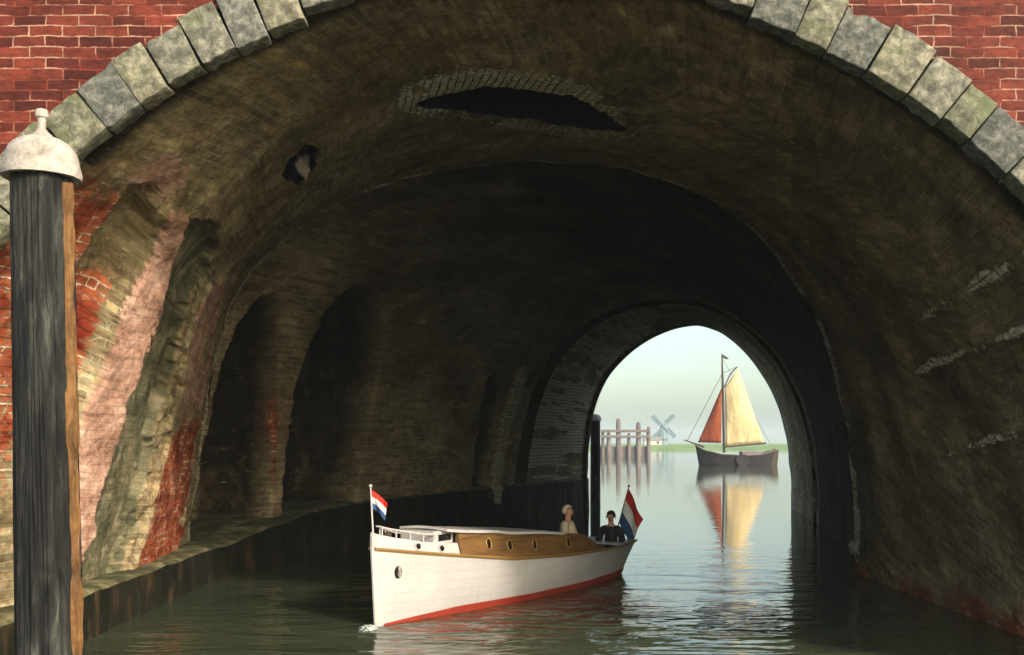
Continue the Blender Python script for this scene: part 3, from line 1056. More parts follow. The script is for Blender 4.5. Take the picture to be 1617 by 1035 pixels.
# ------------------------------------------------------------------ mooring posts
def mooring_post(label, loc, h, r, lean, group, near):
    root = thing('mooring_post', label, 'mooring post', loc, 0, group)
    n = 120 if near else 24
    NZ_ = 150 if near else 14
    rows = []
    rs = np.random.RandomState(5)
    for i in range(NZ_ + 1):
        t = i / NZ_
        z = -1.6 + (h + 1.6) * t
        row = []
        for k in range(n):
            a = 2 * math.pi * k / n
            rr = r * (1.08 - 0.1 * t)
            rr *= 1 + 0.025 * math.sin(a * 5 + 1) + 0.02 * math.sin(a * 11 + z * 0.4)
            if near:
                ca_, sa_ = math.cos(a), math.sin(a)
                g_ = float(vnoise(np.array([ca_ * 7.0 + 9]), np.array([sa_ * 7.0 + z * 0.22]), 4)[0])
                h_ = float(vnoise(np.array([ca_ * 3.0 + z * 2.1]), np.array([sa_ * 3.0 + z * 1.4 + 30]), 4)[0])
                rr *= 1 + 0.035 * h_ - 0.055 * max(0.0, 0.12 - abs(g_)) / 0.12 + 0.02 * g_
            row.append((rr * math.cos(a) + lean * (z - h), rr * math.sin(a), z))
        rows.append(row)
    mb = MB()
    mb.grid(rows, closed=True)
    mb.f.append(tuple(NZ_ * n + k for k in range(n)))
    mb.build('shaft', M['old_wood'], root, smooth=True)
    cr = r * 1.21
    mb = MB()
    mb.lathe([(cr * 0.9, h - 0.03), (cr * 1.03, h - 0.035), (cr * 1.05, h + 0.0), (cr * 1.02, h + 0.035), (cr * 0.98, h + 0.07), (cr * 0.95, h + 0.115), (cr * 0.88, h + 0.16),
              (cr * 0.75, h + 0.20), (cr * 0.55, h + 0.232), (cr * 0.35, h + 0.25), (cr * 0.2, h + 0.258), (0.02, h + 0.262)], 48)
    if near:
        for q_ in range(len(mb.v)):
            x_, y_, z_ = mb.v[q_]
            d_ = 1 + 0.03 * float(vnoise(np.array([x_ * 9 + 20]), np.array([y_ * 9 + z_ * 9 + 20]), 4)[0])
            mb.v[q_] = (x_ * d_, y_ * d_, z_ + 0.02 * (d_ - 1))
    cap = mb.build('cap', M['cap_white'], root, smooth=True)
    if near:
        mb = MB()
        mb.lathe([(0.07, h + 0.245), (0.072, h + 0.265), (0.042, h + 0.285), (0.029, h + 0.31), (0.028, h + 0.38), (0.042, h + 0.39), (0.046, h + 0.415), (0.040, h + 0.44), (0.015, h + 0.45)], 20)
        mb.build('finial', M['cap_white'], cap, smooth=True)
        rows = []
        for i in range(50):
            t = i / 49
            z = -1.2 + (h - 0.08 + 1.2) * t
            w = 0.014 + 0.013 * math.sin(z * 3.1) * math.sin(z * 7.3 + 1) + 0.006 * math.sin(z * 23)
            ctr = Vector((r * (1.07 - 0.1 * t) * math.cos(R(-8)) + lean * (z - h), r * math.sin(R(-8)) - 0.04, z))
            rows.append([ctr + Vector((0.03 + w * 0.5, -w, 0)), ctr + Vector((0.035 + w * 0.5, w, 0)), ctr + Vector((-0.05, w, 0)), ctr + Vector((-0.05, -w, 0))])
        mb = MB()
        mb.grid(rows, closed=True)
        mb.build('sunlit_strip', M['sunlit_wood'], root)  # strip added for the post's sunlit edge, light given by its colour
    return root


q = P3(66, 275, 7.0)
mooring_post('tall weathered grey timber post with white domed cap, in front of the brick arch', (q.x, 7.0, 0), q.z, 0.205, -0.017, 'white capped mooring posts', True)
q = P3(940, 664, 42.0)
mooring_post('dark slim post with white cap standing just outside the far tunnel exit', (q.x, 42.0, 0), q.z, 0.2, 0.0, 'white capped mooring posts', False)

# ------------------------------------------------------------------ motor cruiser (x forward, y port, z up; origin midships on the waterline)
bowW = Vector((-1.87, 13.79, 0))
sternC = Vector((1.55, 19.75, 0))
dirv = (bowW - sternC).normalized()
ang = math.atan2(dirv.y, dirv.x)
LW = (bowW - sternC).length
boat = thing('motor_cruiser', 'white motor cruiser with varnished cabin, red waterline and two flags, under the bridge', 'motor boat', (0, 0, 0))
boat.location = (bowW + sternC) / 2
boat.rotation_euler = (0, 0, ang)
HB = LW / 2
XB, XS = HB + 0.08, -HB - 0.50                          # stem head, transom head


def sheer(x):                                           # gold strake height
    t = (XB - x) / (XB - XS)
    return float(np.interp(t, [0, 0.15, 0.35, 0.55, 0.75, 0.9, 1.0], [1.07, 0.91, 0.72, 0.64, 0.60, 0.58, 0.60]))


def beam(x):                                            # half breadth at the strake
    t = (XB - x) / (XB - XS)
    return float(np.interp(t, [0, 0.03, 0.08, 0.15, 0.25, 0.4, 0.6, 0.78, 0.9, 1.0], [0.02, 0.12, 0.26, 0.42, 0.61, 0.81, 0.92, 0.90, 0.83, 0.72]))


def beam_w(x):                                          # half breadth at the waterline
    t = (HB - x) / (2 * HB)
    return float(np.interp(t, [-0.1, 0, 0.05, 0.12, 0.25, 0.45, 0.7, 0.88, 1.0, 1.3], [0.0, 0.012, 0.08, 0.19, 0.40, 0.68, 0.82, 0.78, 0.64, 0.4]))


NS = 60


def station(t):
    """points from keel line up to the strake, port side"""
    xs = XB + (XS - XB) * t
    pts = []
    zs = sheer(xs)
    for k in range(13):
        u = k / 12
        z = -0.45 + (zs + 0.45) * u
        # stem rakes slightly, counter stern climbs out of the water
        stem = np.interp(z, [-0.45, 0, zs], [HB - 0.1, HB, XB])
        stern = np.interp(z, [-0.45, 0.05, zs], [-HB + 0.3, -HB - 0.02, XS])
        x = stem + (stern - stem) * t
        if z <= 0:
            w = beam_w(x) * np.interp(z, [-0.45, 0], [0.55, 1.0])
        else:
            uu = z / zs
            w = beam_w(x) * (1 - uu) + beam(xs) * uu + 0.05 * math.sin(math.pi * uu) * math.sin(math.pi * min(1, t * 1.3)) ** 0.5
        if t == 0:
            w = 0.012
        pts.append((float(x), float(w), float(z)))
    return pts


tt = [0, 0.008, 0.02, 0.04] + list(np.linspace(0.07, 1, NS))
st_ = [station(t) for t in tt]
mb = MB()
rows = [[(x, y, z) for x, y, z in s_] for s_ in st_]
mb.grid(rows)
mb.grid([[(x, -y, z) for x, y, z in s_] for s_ in st_])
last = st_[-1]
mb.grid([[(x, y, z) for x, y, z in last], [(x - 0.03, 0, z) for x, y, z in last], [(x, -y, z) for x, y, z in last]])
f0 = st_[0]
mb.grid([[(x, y, z) for x, y, z in f0], [(x, -y, z) for x, y, z in f0]])
mb.build('hull', M['boat_white'], boat, smooth=True)
# red boot stripe just above the water
for sgn in (1,):
    mb = MB()
    rs_, rs2 = [], []
    for s_ in st_[2:]:
        arr = np.array(s_)
        rw = []
        tt_ = (XB - s_[5][0]) / (XB - XS)
        top = 0.02 + 0.09 * min(1.0, max(0.0, tt_ - 0.02) / 0.2)
        for z in (-0.12, -0.05, top * 0.5, top):
            x = float(np.interp(z, arr[:, 2], arr[:, 0]))
            y = float(np.interp(z, arr[:, 2], arr[:, 1])) + 0.012
            rw.append((x, y, z))
        rs_.append(rw)
        rs2.append([(x, -y, z) for x, y, z in rw])
    mb.grid(rs_)
    mb.grid(rs2)
    mb.build('boot_stripe', M['boat_red'], boat, smooth=True)
# gold rubbing strake
mb = MB()
for sgn in (1, -1):
    mb.tube([(XB + (XS - XB) * t, sgn * (beam(XB + (XS - XB) * t) + 0.012), sheer(XB + (XS - XB) * t)) for t in np.linspace(0.004, 1, 50)], 0.024, 6)
mb.build('rubbing_strake', M['gold'], boat, smooth=True)


def atx(X_):                                            # t -> x along the boat
    return XB + (XS - XB) * X_


def upper(t0, t1, hfun, inset=0.03, tumble=0.06, n=24):
    m = MB()
    for sg in (1, -1):
        rws = []
        for t in np.linspace(t0, t1, n):
            x = atx(t)
            z0 = sheer(x) - 0.01
            b = max(0.015, beam(x) - inset)
            h = hfun(t)
            rws.append([(x, sg * b, z0), (x, sg * max(0.015, b - tumble * 0.5), z0 + h * 0.5), (x, sg * max(0.01, b - tumble), z0 + h), (x, sg * max(0.005, b - tumble - 0.05), z0 + h), (x, sg * max(0.005, b - tumble - 0.05), z0)])
        m.grid(rws)
        m.add(rws[0], [(0, 1, 2, 3, 4)])
        m.add(rws[-1], [(0, 1, 2, 3, 4)])
    return m


T_W, T_A, T_C = 0.20, 0.66, 0.53                       # cabin front, cabin aft end, start of cockpit
hf = lambda t: float(np.interp(t, [0, 0.05, 0.12, T_W], [0.23, 0.19, 0.165, 0.19]))
upper(0.0, T_W, hf).build('forward_bulwark', M['boat_white'], boat, smooth=True)
hc = lambda t: float(np.interp(t, [T_W, 0.30, 0.45, 0.58, T_A, 0.72, 0.78], [0.37, 0.41, 0.41, 0.36, 0.31, 0.14, 0.03]))
upper(T_W + 0.002, 0.78, hc, 0.028, 0.06, 40).build('cabin_side', M['varnish'], boat, smooth=True)
# fore deck, roof, cockpit sole and after deck
def deck(t0, t1, zf, inset, n=16, crown=0.05):
    m = MB()
    rws = []
    for t in np.linspace(t0, t1, n):
        x = atx(t)
        b = max(0.01, beam(x) - inset)
        rws.append([(x, b * k / 4, zf(t, x) + crown * (1 - (k / 4) ** 2)) for k in range(-4, 5)])
    m.grid(rws)
    bot = [[(p_[0], p_[1], p_[2] - 0.04) for p_ in r_] for r_ in rws]
    m.grid([r_[::-1] for r_ in bot])
    for A, B in ((rws[0], bot[0]), (rws[-1], bot[-1]), ([r_[0] for r_ in rws], [r_[0] for r_ in bot]), ([r_[-1] for r_ in rws], [r_[-1] for r_ in bot])):
        m.grid([A, B])
    return m


deck(0.015, T_W, lambda t, x: sheer(x) + hf(t) - 0.06, 0.10).build('fore_deck', M['deck'], boat, smooth=True)
rf_ = deck(T_W - 0.035, T_C + 0.02, lambda t, x: sheer(x) + hc(max(t, T_W)) + 0.0, 0.03, 18, 0.03).build('cabin_roof', M['boat_white'], boat, smooth=True)
deck(T_C, 0.95, lambda t, x: 0.04, 0.20, 8, 0.0).build('cockpit_sole', M['deck'], boat)
deck(0.90, 1.0, lambda t, x: sheer(x) + 0.01, 0.015, 8, 0.02).build('after_deck', M['boat_white'], boat, smooth=True)
mb = MB()
mb.box((atx(0.875), 0, 0.19), (0.5, 1.3, 0.3))
mb.build('stern_seat', M['varnish'], boat, bevel=0.02)
mb = MB()
mb.box((atx(0.755), 0.0, 0.29), (0.5, 0.8, 0.5))
mb.build('helm_seat', M['varnish'], boat, bevel=0.02)
# cabin front with its dark window, a white trunk step ahead of the wood
xw = atx(T_W)
mb = MB()
zd = sheer(xw) + hf(T_W) - 0.06
b = beam(xw) - 0.2
mb.box((xw + 0.16, 0, zd + 0.13), (0.5, 2 * b, 0.22))
tr = mb.build('trunk_cabin', M['boat_white'], boat, bevel=0.03)
for sg in (1, -1):
    mb = MB()
    mb.box((xw + 0.17, sg * (b + 0.004), zd + 0.14), (0.32, 0.012, 0.095))
    mb.build('window', M['porthole'], tr, bevel=0.004)


def port(t, dz, rx, rz, parent_mat, rim):
    """a porthole on the port and the starboard side"""
    for sg in (1, -1):
        x = atx(t)
        z = sheer(x) + dz
        hh = (hf if t < T_W else hc)(t)
        y = beam(x) - (0.03 + 0.06 * (dz / hh)) + 0.006
        # local frame along the side
        dx = 0.15
        tang = Vector((2 * dx, sg * (beam(x + dx) - beam(x - dx)), 0)).normalized()
        nn = Vector((-tang.y, tang.x, 0)) * (1 if sg > 0 else 1)
        nn = Vector((tang.y * -1, tang.x, 0))
        if nn.y * sg < 0:
            nn = -nn
        up = Vector((0, -0.17 * sg, 1)).normalized()
        c = Vector((x, sg * y, z))
        disc, ring = MB(), MB()
        N_ = 20
        pts = [c + tang * rx * math.cos(2 * math.pi * k / N_) + up * rz * math.sin(2 * math.pi * k / N_) for k in range(N_)]
        disc.poly([p_ + nn * 0.004 for p_ in pts], nn * 0.006)
        fr_ = disc.build('porthole', M['porthole'], boat)
        ring.tube([c + tang * (rx + .008) * math.cos(2 * math.pi * k / N_) + up * (rz + .008) * math.sin(2 * math.pi * k / N_) + nn * 0.006 for k in range(N_ + 1)], 0.011, 6, False)
        ring.build('rim', rim, fr_)


for t in (0.10, 0.155):
    port(t, 0.085, 0.042, 0.042, None, M['boat_white'])
for t in (0.28, 0.345, 0.43, 0.57):
    port(t, 0.20, 0.046, 0.078, None, M['brass'])
# hawse hole with a white anchor stock
def hull_pt(t, z):
    arr = np.array(station(t))
    return Vector((float(np.interp(z, arr[:, 2], arr[:, 0])), float(np.interp(z, arr[:, 2], arr[:, 1])), z))


h0 = hull_pt(0.05, 0.72)
tg = (hull_pt(0.04, 0.72) - hull_pt(0.06, 0.72)).normalized()
upv = (hull_pt(0.05, 0.82) - hull_pt(0.05, 0.62)).normalized()
nn = tg.cross(upv)
if nn.y < 0: nn = -nn
mb = MB()
mb.poly([h0 + nn * 0.005 + (tg * 0.058 * math.cos(k * math.pi / 9) - (upv * 0.088) * math.sin(k * math.pi / 9)) for k in range(18)], nn * 0.01)
hw = mb.build('hawse_hole', M['porthole'], boat)
mb = MB()
mb.ball(h0 + nn * 0.03 - upv * 0.025 - tg * 0.01, (0.038, 0.03, 0.045))
mb.tube([h0 + nn * 0.03 + upv * 0.08, h0 + nn * 0.05 - upv * 0.03], 0.02, 8)
mb.build('anchor', M['cap_white'], hw, smooth=True)
# low rail along the fore deck
mb = MB()
rail_ts = np.linspace(0.02, T_W - 0.05, 14)
for sg in (1, -1):
    P_ = [(atx(t), sg * max(0.02, beam(atx(t)) - 0.11), sheer(atx(t)) + hf(t) + 0.10) for t in rail_ts]
    mb.tube(P_, 0.014, 6)
    for k in (1, 4, 7, 10, 13):
        x_, y_, z_ = P_[k]
        mb.tube([(x_, y_, z_ - 0.13), (x_, y_, z_)], 0.011, 6)
mb.build('deck_rail', M['boat_white'], boat, smooth=True)
mb = MB()
mb.tube([(atx(T_C) - 0.05, sg * (beam(atx(T_C)) - 0.16), sheer(atx(T_C)) + 0.34) for sg in (1, -1)], 0.02, 6)
mb.build('cockpit_grab_rail', M['varnish'], boat, smooth=True)
mb = MB()
mb.box((atx(0.05), 0, sheer(atx(0.05)) + hf(0.05) - 0.0), (0.12, 0.06, 0.12))
mb.build('bollard', M['spar'], boat, bevel=0.01)
# rudder
mb = MB()
mb.box((-HB - 0.18, 0, -0.1), (0.32, 0.05, 0.5))
mb.build('rudder', M['boat_red'], boat)


def flag(parent, base, tip, hoist0, hoist1, drop, name='flag'):
    """cloth hung from a staff: three bands across the hoist"""
    base, tip = Vector(base), Vector(tip)
    mb = MB()
    mb.tube([base, tip], [0.014, 0.010], 8)
    mb.ball(tip, 0.026, 10, 6)
    staff = mb.build('flagstaff', M['boat_white'] if name == 'bow' else M['varnish'], parent, smooth=True)
    me = bpy.data.meshes.new('flag')
    vs, fs, mi = [], [], []
    NH, NL = 12, 18
    ax = (tip - base).normalized()
    side = ax.cross(Vector(drop)).normalized()
    for i in range(NH + 1):
        h = i / NH
        for j in range(NL + 1):
            u = j / NL
            p_ = base + (tip - base) * (hoist0 + (hoist1 - hoist0) * h) + Vector(drop) * u * (0.82 + 0.18 * h)
            p_ += side * (0.05 * math.sin(u * 7 + h * 3.0) * u + 0.03 * math.sin(h * 6 + u * 3) * u)
            p_ += Vector((0, 0, -0.10 * u * u))
            vs.append(p_)
    for i in range(NH):
        for j in range(NL):
            a_ = i * (NL + 1) + j
            fs.append((a_, a_ + 1, a_ + NL + 2, a_ + NL + 1))
            mi.append(2 if i < NH / 3 else (1 if i < 2 * NH / 3 else 0))
    me.from_pydata(vs, [], fs)
    for m_ in ('f_red', 'f_white', 'f_blue'):
        me.materials.append(M[m_])
    me.polygons.foreach_set('material_index', mi)
    me.update()
    me.shade_smooth()
    fl = link('flag', me, None, staff)
    md = fl.modifiers.new('thickness', 'SOLIDIFY')
    md.thickness = 0.006
    return staff


inv = Matrix.Rotation(-ang, 3, 'Z')


def loc2boat(p_):
    return inv @ (Vector(p_) - boat.location)


zb = sheer(XB) + 0.2
b0 = loc2boat(P3(589, 842, 13.85))
b1 = loc2boat(P3(585, 768, 13.85))
flag(boat, b0, b1, 0.52, 0.92, inv @ Vector((0.22, 0.03, -0.09)), 'bow')
b0 = loc2boat(P3(971, 850, 19.75))
b1 = loc2boat(P3(993, 768, 19.95))
flag(boat, b0, b1, 0.30, 0.96, inv @ Vector((0.30, 0.1, -0.52)), 'stern')


# ------------------------------------------------------------------ people
def skin_mesh(chains, name, sub=2, voxel=0.0):
    """chains: list of (points, radii) ; first point of later chains joins an existing vertex when equal"""
    vs, rad, es = [], [], []

    def vid(p_, r_):
        for i_, q_ in enumerate(vs):
            if (q_ - p_).length < 1e-5:
                return i_
        vs.append(p_)
        rad.append(r_)
        return len(vs) - 1
    for pts, rr in chains:
        ids = [vid(Vector(p_), r_) for p_, r_ in zip(pts, rr)]
        es += [(ids[i_], ids[i_ + 1]) for i_ in range(len(ids) - 1)]
    me = bpy.data.meshes.new(name)
    me.from_pydata(vs, es, [])
    o = bpy.data.objects.new(name + '_tmp', me)
    COL.objects.link(o)
    o.modifiers.new('skin', 'SKIN')
    for i_, r_ in enumerate(rad):
        r_ = r_ if isinstance(r_, tuple) else (r_, r_)
        me.skin_vertices[0].data[i_].radius = r_
        me.skin_vertices[0].data[i_].use_root = (i_ == 0)
    ss = o.modifiers.new('sub', 'SUBSURF')
    ss.levels = ss.render_levels = sub
    if voxel:
        rm_ = o.modifiers.new('close', 'REMESH')
        rm_.mode = 'VOXEL'
        rm_.voxel_size = voxel
        sm_ = o.modifiers.new('smooth', 'SMOOTH')
        sm_.iterations = 6
    dg = bpy.context.evaluated_depsgraph_get()
    dg.update()
    res = bpy.data.meshes.new_from_object(o.evaluated_get(dg))
    res.name = name
    bpy.data.objects.remove(o)
    res.shade_smooth()
    return res


def person(label, loc, rotz, cloth, legs, hair, pose, longhair=False, group=None):
    """seated figure facing local +X, seat surface at the origin"""
    root = thing('person', label, 'person', loc, rotz, group)
    hip, chest, neck = Vector((0, 0, 0.10)), Vector((0.01, 0, 0.40)), Vector((0.01, 0, 0.57))
    headc = Vector((0.03, 0, 0.70))
    sk = [([hip, (0, 0, 0.25), chest, (0.0, 0, 0.50), neck, (0.015, 0, 0.625), headc, (0.025, 0, 0.775)],
           [(0.11, 0.09), (0.10, 0.08), (0.115, 0.085), (0.08, 0.065), 0.052, 0.055, (0.075, 0.088), (0.06, 0.07)]),
          ([headc, (0.085, 0, 0.655)], [(0.075, 0.088), 0.035]),
          ([headc, (0.118, 0, 0.695)], [(0.075, 0.088), 0.014])]
    cl = [([hip, (0, 0, 0.25), chest, (0.0, 0, 0.50), (0.01, 0, 0.555)], [(0.165, 0.14), (0.155, 0.13), (0.175, 0.14), (0.13, 0.11), 0.085])]
    slv = []
    tr = [([hip, (0, 0, 0.16)], [(0.15, 0.12), (0.14, 0.11)])]
    for sg in (1, -1):
        sh_ = Vector((0.0, sg * 0.17, 0.475))
        el = Vector(pose['elbow']); el.y *= sg
        wr = Vector(pose['wrist']); wr.y *= sg
        fd = (wr - el).normalized()
        palm = wr + fd * 0.07
        sk.append(([(0.0, 0, 0.50), sh_, el, wr, palm], [(0.08, 0.065), 0.042, 0.034, 0.026, (0.036, 0.018)]))
        lat = Vector((0, 1, 0)).cross(fd).normalized().cross(fd).normalized() if abs(fd.y) < 0.9 else Vector((1, 0, 0))
        lat = Vector((0, 1, 0)) - fd * fd.y
        lat.normalize()
        dn = fd.cross(lat)
        if dn.z > 0: dn = -dn
        for k, ln in enumerate((0.062, 0.072, 0.068, 0.052)):
            kb = palm + lat * (0.027 - 0.018 * k) + fd * 0.02
            sk.append(([palm, kb, kb + fd * ln * 0.55 + dn * 0.006, kb + fd * ln + dn * 0.028], [(0.036, 0.018), 0.010, 0.009, 0.007]))
        tb = wr + fd * 0.03 + lat * 0.032 * (-sg)
        sk.append(([wr, tb, tb + fd * 0.045 + lat * 0.015 * (-sg)], [0.028, 0.011, 0.009]))
        slv.append(([(0.0, sg * 0.03, 0.475), (0.0, sg * 0.10, 0.47), sh_, sh_ * 0.5 + el * 0.5, el, el * 0.5 + wr * 0.5, wr - fd * 0.015], [0.085, 0.09, 0.085, 0.078, 0.074, 0.062, 0.05]))
        hp = Vector((0.02, sg * 0.09, 0.08))
        kn = Vector((0.44, sg * 0.12, 0.09))
        ank = Vector((0.46, sg * 0.12, -0.30))
        toe = Vector((0.62, sg * 0.13, -0.355))
        sk.append(([hip, hp, kn, ank, toe], [(0.135, 0.11), 0.08, 0.055, 0.036, 0.03]))
        tr.append(([hip, hp, kn, ank + Vector((0, 0, 0.05))], [(0.15, 0.12), 0.095, 0.072, 0.055]))
    link('body', skin_mesh(sk, 'body'), M['skin'], root)
    ct = link('coat', skin_mesh(cl, 'coat'), cloth, root)
    for sl in slv:
        link('sleeve', skin_mesh([sl], 'sleeve'), cloth, ct)
    link('trousers', skin_mesh(tr, 'trousers'), legs, root)
    hb = MB()
    bm = bmesh.new()
    bmesh.ops.create_uvsphere(bm, u_segments=20, v_segments=14, radius=1.0)
    dele = []
    for v in bm.verts:
        n_ = v.co.copy()
        low = -0.6 if longhair else -0.4
        face = n_.x > 0.30 and n_.z < 0.45
        if face or n_.z < low:
            dele.append(v)
        v.co = Vector((0.005 + n_.x * 0.102, n_.y * 0.094, 0.722 + n_.z * 0.116)) * 1.0 + n_ * 0.006 * math.sin(n_.x * 9 + n_.y * 7)
    bmesh.ops.delete(bm, geom=dele, context='VERTS')
    me = bpy.data.meshes.new('hair')
    bm.to_mesh(me)
    bm.free()
    me.shade_smooth()
    ho = link('hair', me, hair, root)
    sm = ho.modifiers.new('thickness', 'SOLIDIFY')
    sm.thickness = 0.018
    for sg in (1, -1):
        mb_ = MB()
        mb_.ball((0.102, sg * 0.032, 0.715), (0.008, 0.012, 0.007), 8, 6)
        mb_.build('eye', M['dark_hair'], root, smooth=True)
        mb_ = MB()
        mb_.ball((0.02, sg * 0.088, 0.70), (0.02, 0.01, 0.03), 8, 6)
        mb_.build('ear', M['skin'], root, smooth=True)
    mb_ = MB()
    mb_.ball((0.098, 0, 0.655), (0.008, 0.022, 0.005), 8, 6)
    mb_.build('mouth', M['boat_red'], root, smooth=True)
    return root


q = P3(896, 797, 18.6)
person('fair haired person in a cream top seated low behind the cabin roof', (q.x, 18.6, q.z - 0.84), R(-22), M['cream_cloth'], M['grey_cloth'], M['pale_hair'],
       dict(elbow=(0.06, 0.24, 0.24), wrist=(0.26, 0.16, 0.20)), True, None)
q = P3(965, 806, 19.6)
person('dark haired person in a dark coat sitting in the stern beside the flagstaff', (q.x, 19.6, q.z - 0.84), R(-112), M['dark_cloth'], M['dark_cloth'], M['dark_hair'],
       dict(elbow=(0.05, 0.25, 0.24), wrist=(0.25, 0.13, 0.14)), False, None)

# bow wave
bm = bmesh.new()
bmesh.ops.create_icosphere(bm, subdivisions=4, radius=1.0)
for v in bm.verts:
    n_ = v.co.copy()
    k_ = 1 + 0.28 * math.sin(n_.x * 6 + 1) * math.sin(n_.y * 7) + 0.15 * math.sin(n_.x * 13 + n_.z * 11)
    v.co = Vector((n_.x * 0.11 * k_, n_.y * 0.16 * k_, n_.z * 0.05 * k_ + 0.0))
me = bpy.data.meshes.new('bow_wave')
bm.to_mesh(me)
bm.free()
me.shade_smooth()
bwv = link('bow_wave', me, M['foam'])
bwv.location = P3(581, 995, 13.6)
bwv.location.z = 0.0
tag(bwv, 'small white curl of foam at the stem of the white cruiser', 'foam', kind='stuff')


# ------------------------------------------------------------------ sailing barge
def sail(outline_fun, nu, nv, belly, name, mat, parent):
    rows = []
    for i in range(nu + 1):
        u = i / nu
        row = []
        for j in range(nv + 1):
            v = j / nv
            p_ = Vector(outline_fun(u, v))
            p_.y += -belly * math.sin(math.pi * u) * math.sin(math.pi * v * 0.9)
            row.append(p_)
        rows.append(row)
    mb_ = MB()
    mb_.grid(rows)
    o = mb_.build(name, mat, parent, smooth=True)
    md = o.modifiers.new('thickness', 'SOLIDIFY')
    md.thickness = 0.03
    return o


DB = 114.0
wl = P3(1160, 735, DB)
barge = thing('sailing_barge', 'dark hulled sailing barge under a cream mainsail and rust red foresail on open water', 'sailing boat', (wl.x, DB, 0))


def LB(x, y, d=0.0):
    p_ = P3(x, y, DB)
    return Vector((p_.x - wl.x, d, p_.z))


bl = LB(1098, 735).x
br_ = LB(1222, 735).x
LBg = br_ - bl


def barge_sec(t):
    x = bl + LBg * t
    zt_ = float(np.interp(t, [0, 0.1, 0.3, 0.6, 0.85, 1.0], [2.25, 1.7, 1.25, 1.12, 1.3, 1.7]))
    b_ = float(np.interp(t, [0, 0.06, 0.2, 0.4, 0.7, 0.9, 1.0], [0.03, 0.6, 1.25, 1.5, 1.45, 1.0, 0.35]))
    pts = []
    for k in range(-8, 9):
        a_ = k / 8
        u = abs(a_)
        z = -0.3 + (zt_ + 0.3) * max(0, (u - 0.25) / 0.75)
        y = b_ * min(1, u / 0.35) * (0.72 + 0.28 * u) * (1 if a_ > 0 else -1)
        xo = (-0.5 + t) * 0.9 * (1 - max(0, (u - 0.25) / 0.75)) * -1.0
        pts.append((x + xo, y, z))
    return pts


mb = MB()
secs = [barge_sec(t) for t in np.linspace(0, 1, 26)]
mb.grid(secs)
mb.add(secs[0], [tuple(range(17))])
mb.add(secs[-1], [tuple(range(17))])
mb.grid([[s_[0] for s_ in secs], [s_[-1] for s_ in secs]])
mb.build('hull', M['barge_hull'], barge, smooth=True)
mb = MB()
for sg in (0, -1):
    mb.tube([s_[sg] for s_ in secs], 0.07, 6)
mb.build('gunwale', M['jetty'], barge, smooth=True)
mast_x = LB(1142, 600).x
mb = MB()
mb.tube([LB(1143.5, 715), LB(1141, 600), LB(1140, 559)], [0.16, 0.13, 0.07], 10)
mb.build('mast', M['spar'], barge, smooth=True)
mb = MB()
mb.tube([LB(1145, 706, -0.2), LB(1208, 700, -0.5)], 0.09, 8)
mb.build('boom', M['spar'], barge, smooth=True)
mb = MB()
mb.tube([LB(1143, 612, -0.15), LB(1152, 592, -0.3), LB(1163, 580, -0.35)], 0.07, 8)
mb.build('gaff', M['spar'], barge, smooth=True)
mb = MB()
mb.tube([LB(1112, 706), LB(1080, 695)], [0.11, 0.06], 8)
mb.build('bowsprit', M['spar'], barge, smooth=True)
mb = MB()
mb.tube([LB(1085, 697), LB(1140.5, 590)], 0.03, 5)
mb.tube([LB(1141, 590), LB(1163, 580, -0.3)], 0.03, 5)
mb.tube([LB(1140, 565), LB(1215, 700, -0.2)], 0.02, 5)
mb.build('rigging', M['spar'], barge)


def main_out(u, v):                                      # u: luff -> leech, v: foot -> head
    a0, a1 = LB(1145.5, 704, -0.2), LB(1144, 612, -0.15)
    c0, c1 = LB(1205, 699, -0.5), LB(1164, 582, -0.35)
    return (a0 + (a1 - a0) * v) * (1 - u) + (c0 + (c1 - c0) * v) * u


sail(main_out, 14, 18, 0.5, 'mainsail', M['sail_cream'], barge)


def jib_out(u, v):
    tack, clew, head = LB(1102, 699), LB(1138, 700, -0.4), LB(1139.5, 612)
    p_ = tack + (clew - tack) * u
    return p_ + (head - p_) * v * 0.985


sail(jib_out, 10, 14, 0.35, 'foresail', M['sail_tan'], barge)
mb = MB()
mb.poly([LB(1140, 559), LB(1151, 566), LB(1147, 568), LB(1140, 565)], (0, 0.03, 0))
mb.build('pennant', M['spar'], barge)
mb = MB()
mb.box((LB(1185, 0).x, 0, 1.3), (2.2, 1.6, 0.5))
mb.build('deckhouse', M['jetty'], barge, bevel=0.05)
mb = MB()
mb.poly([(br_ - 0.1, -0.05, 1.9), (br_ + 0.55, -0.05, 1.7), (br_ + 0.35, -0.05, -0.3), (br_ - 0.5, -0.05, -0.3)], (0, 0.1, 0))
mb.build('rudder', M['spar'], barge)
mb = MB()
N_ = 16
mb.poly([(LB(1168, 0).x + 0.75 * math.cos(2 * math.pi * k / N_) * (1 + .2 * math.sin(2 * math.pi * k / N_)), -1.62, 0.55 + 0.7 * math.sin(2 * math.pi * k / N_)) for k in range(N_)], (0, 0.09, 0))
mb.build('leeboard', M['barge_hull'], barge)

# ------------------------------------------------------------------ jetty of heavy piles
DJ = 190.0
base_z = 0
q = P3(988, 700, DJ)
jet = thing('timber_jetty', 'row of heavy grey timber piles joined by rails, beyond the tunnel exit', 'jetty', (q.x, DJ, 0))


def LJ(x, y, d=0.0):
    p_ = P3(x, y, DJ)
    return Vector((p_.x - q.x, d, p_.z))


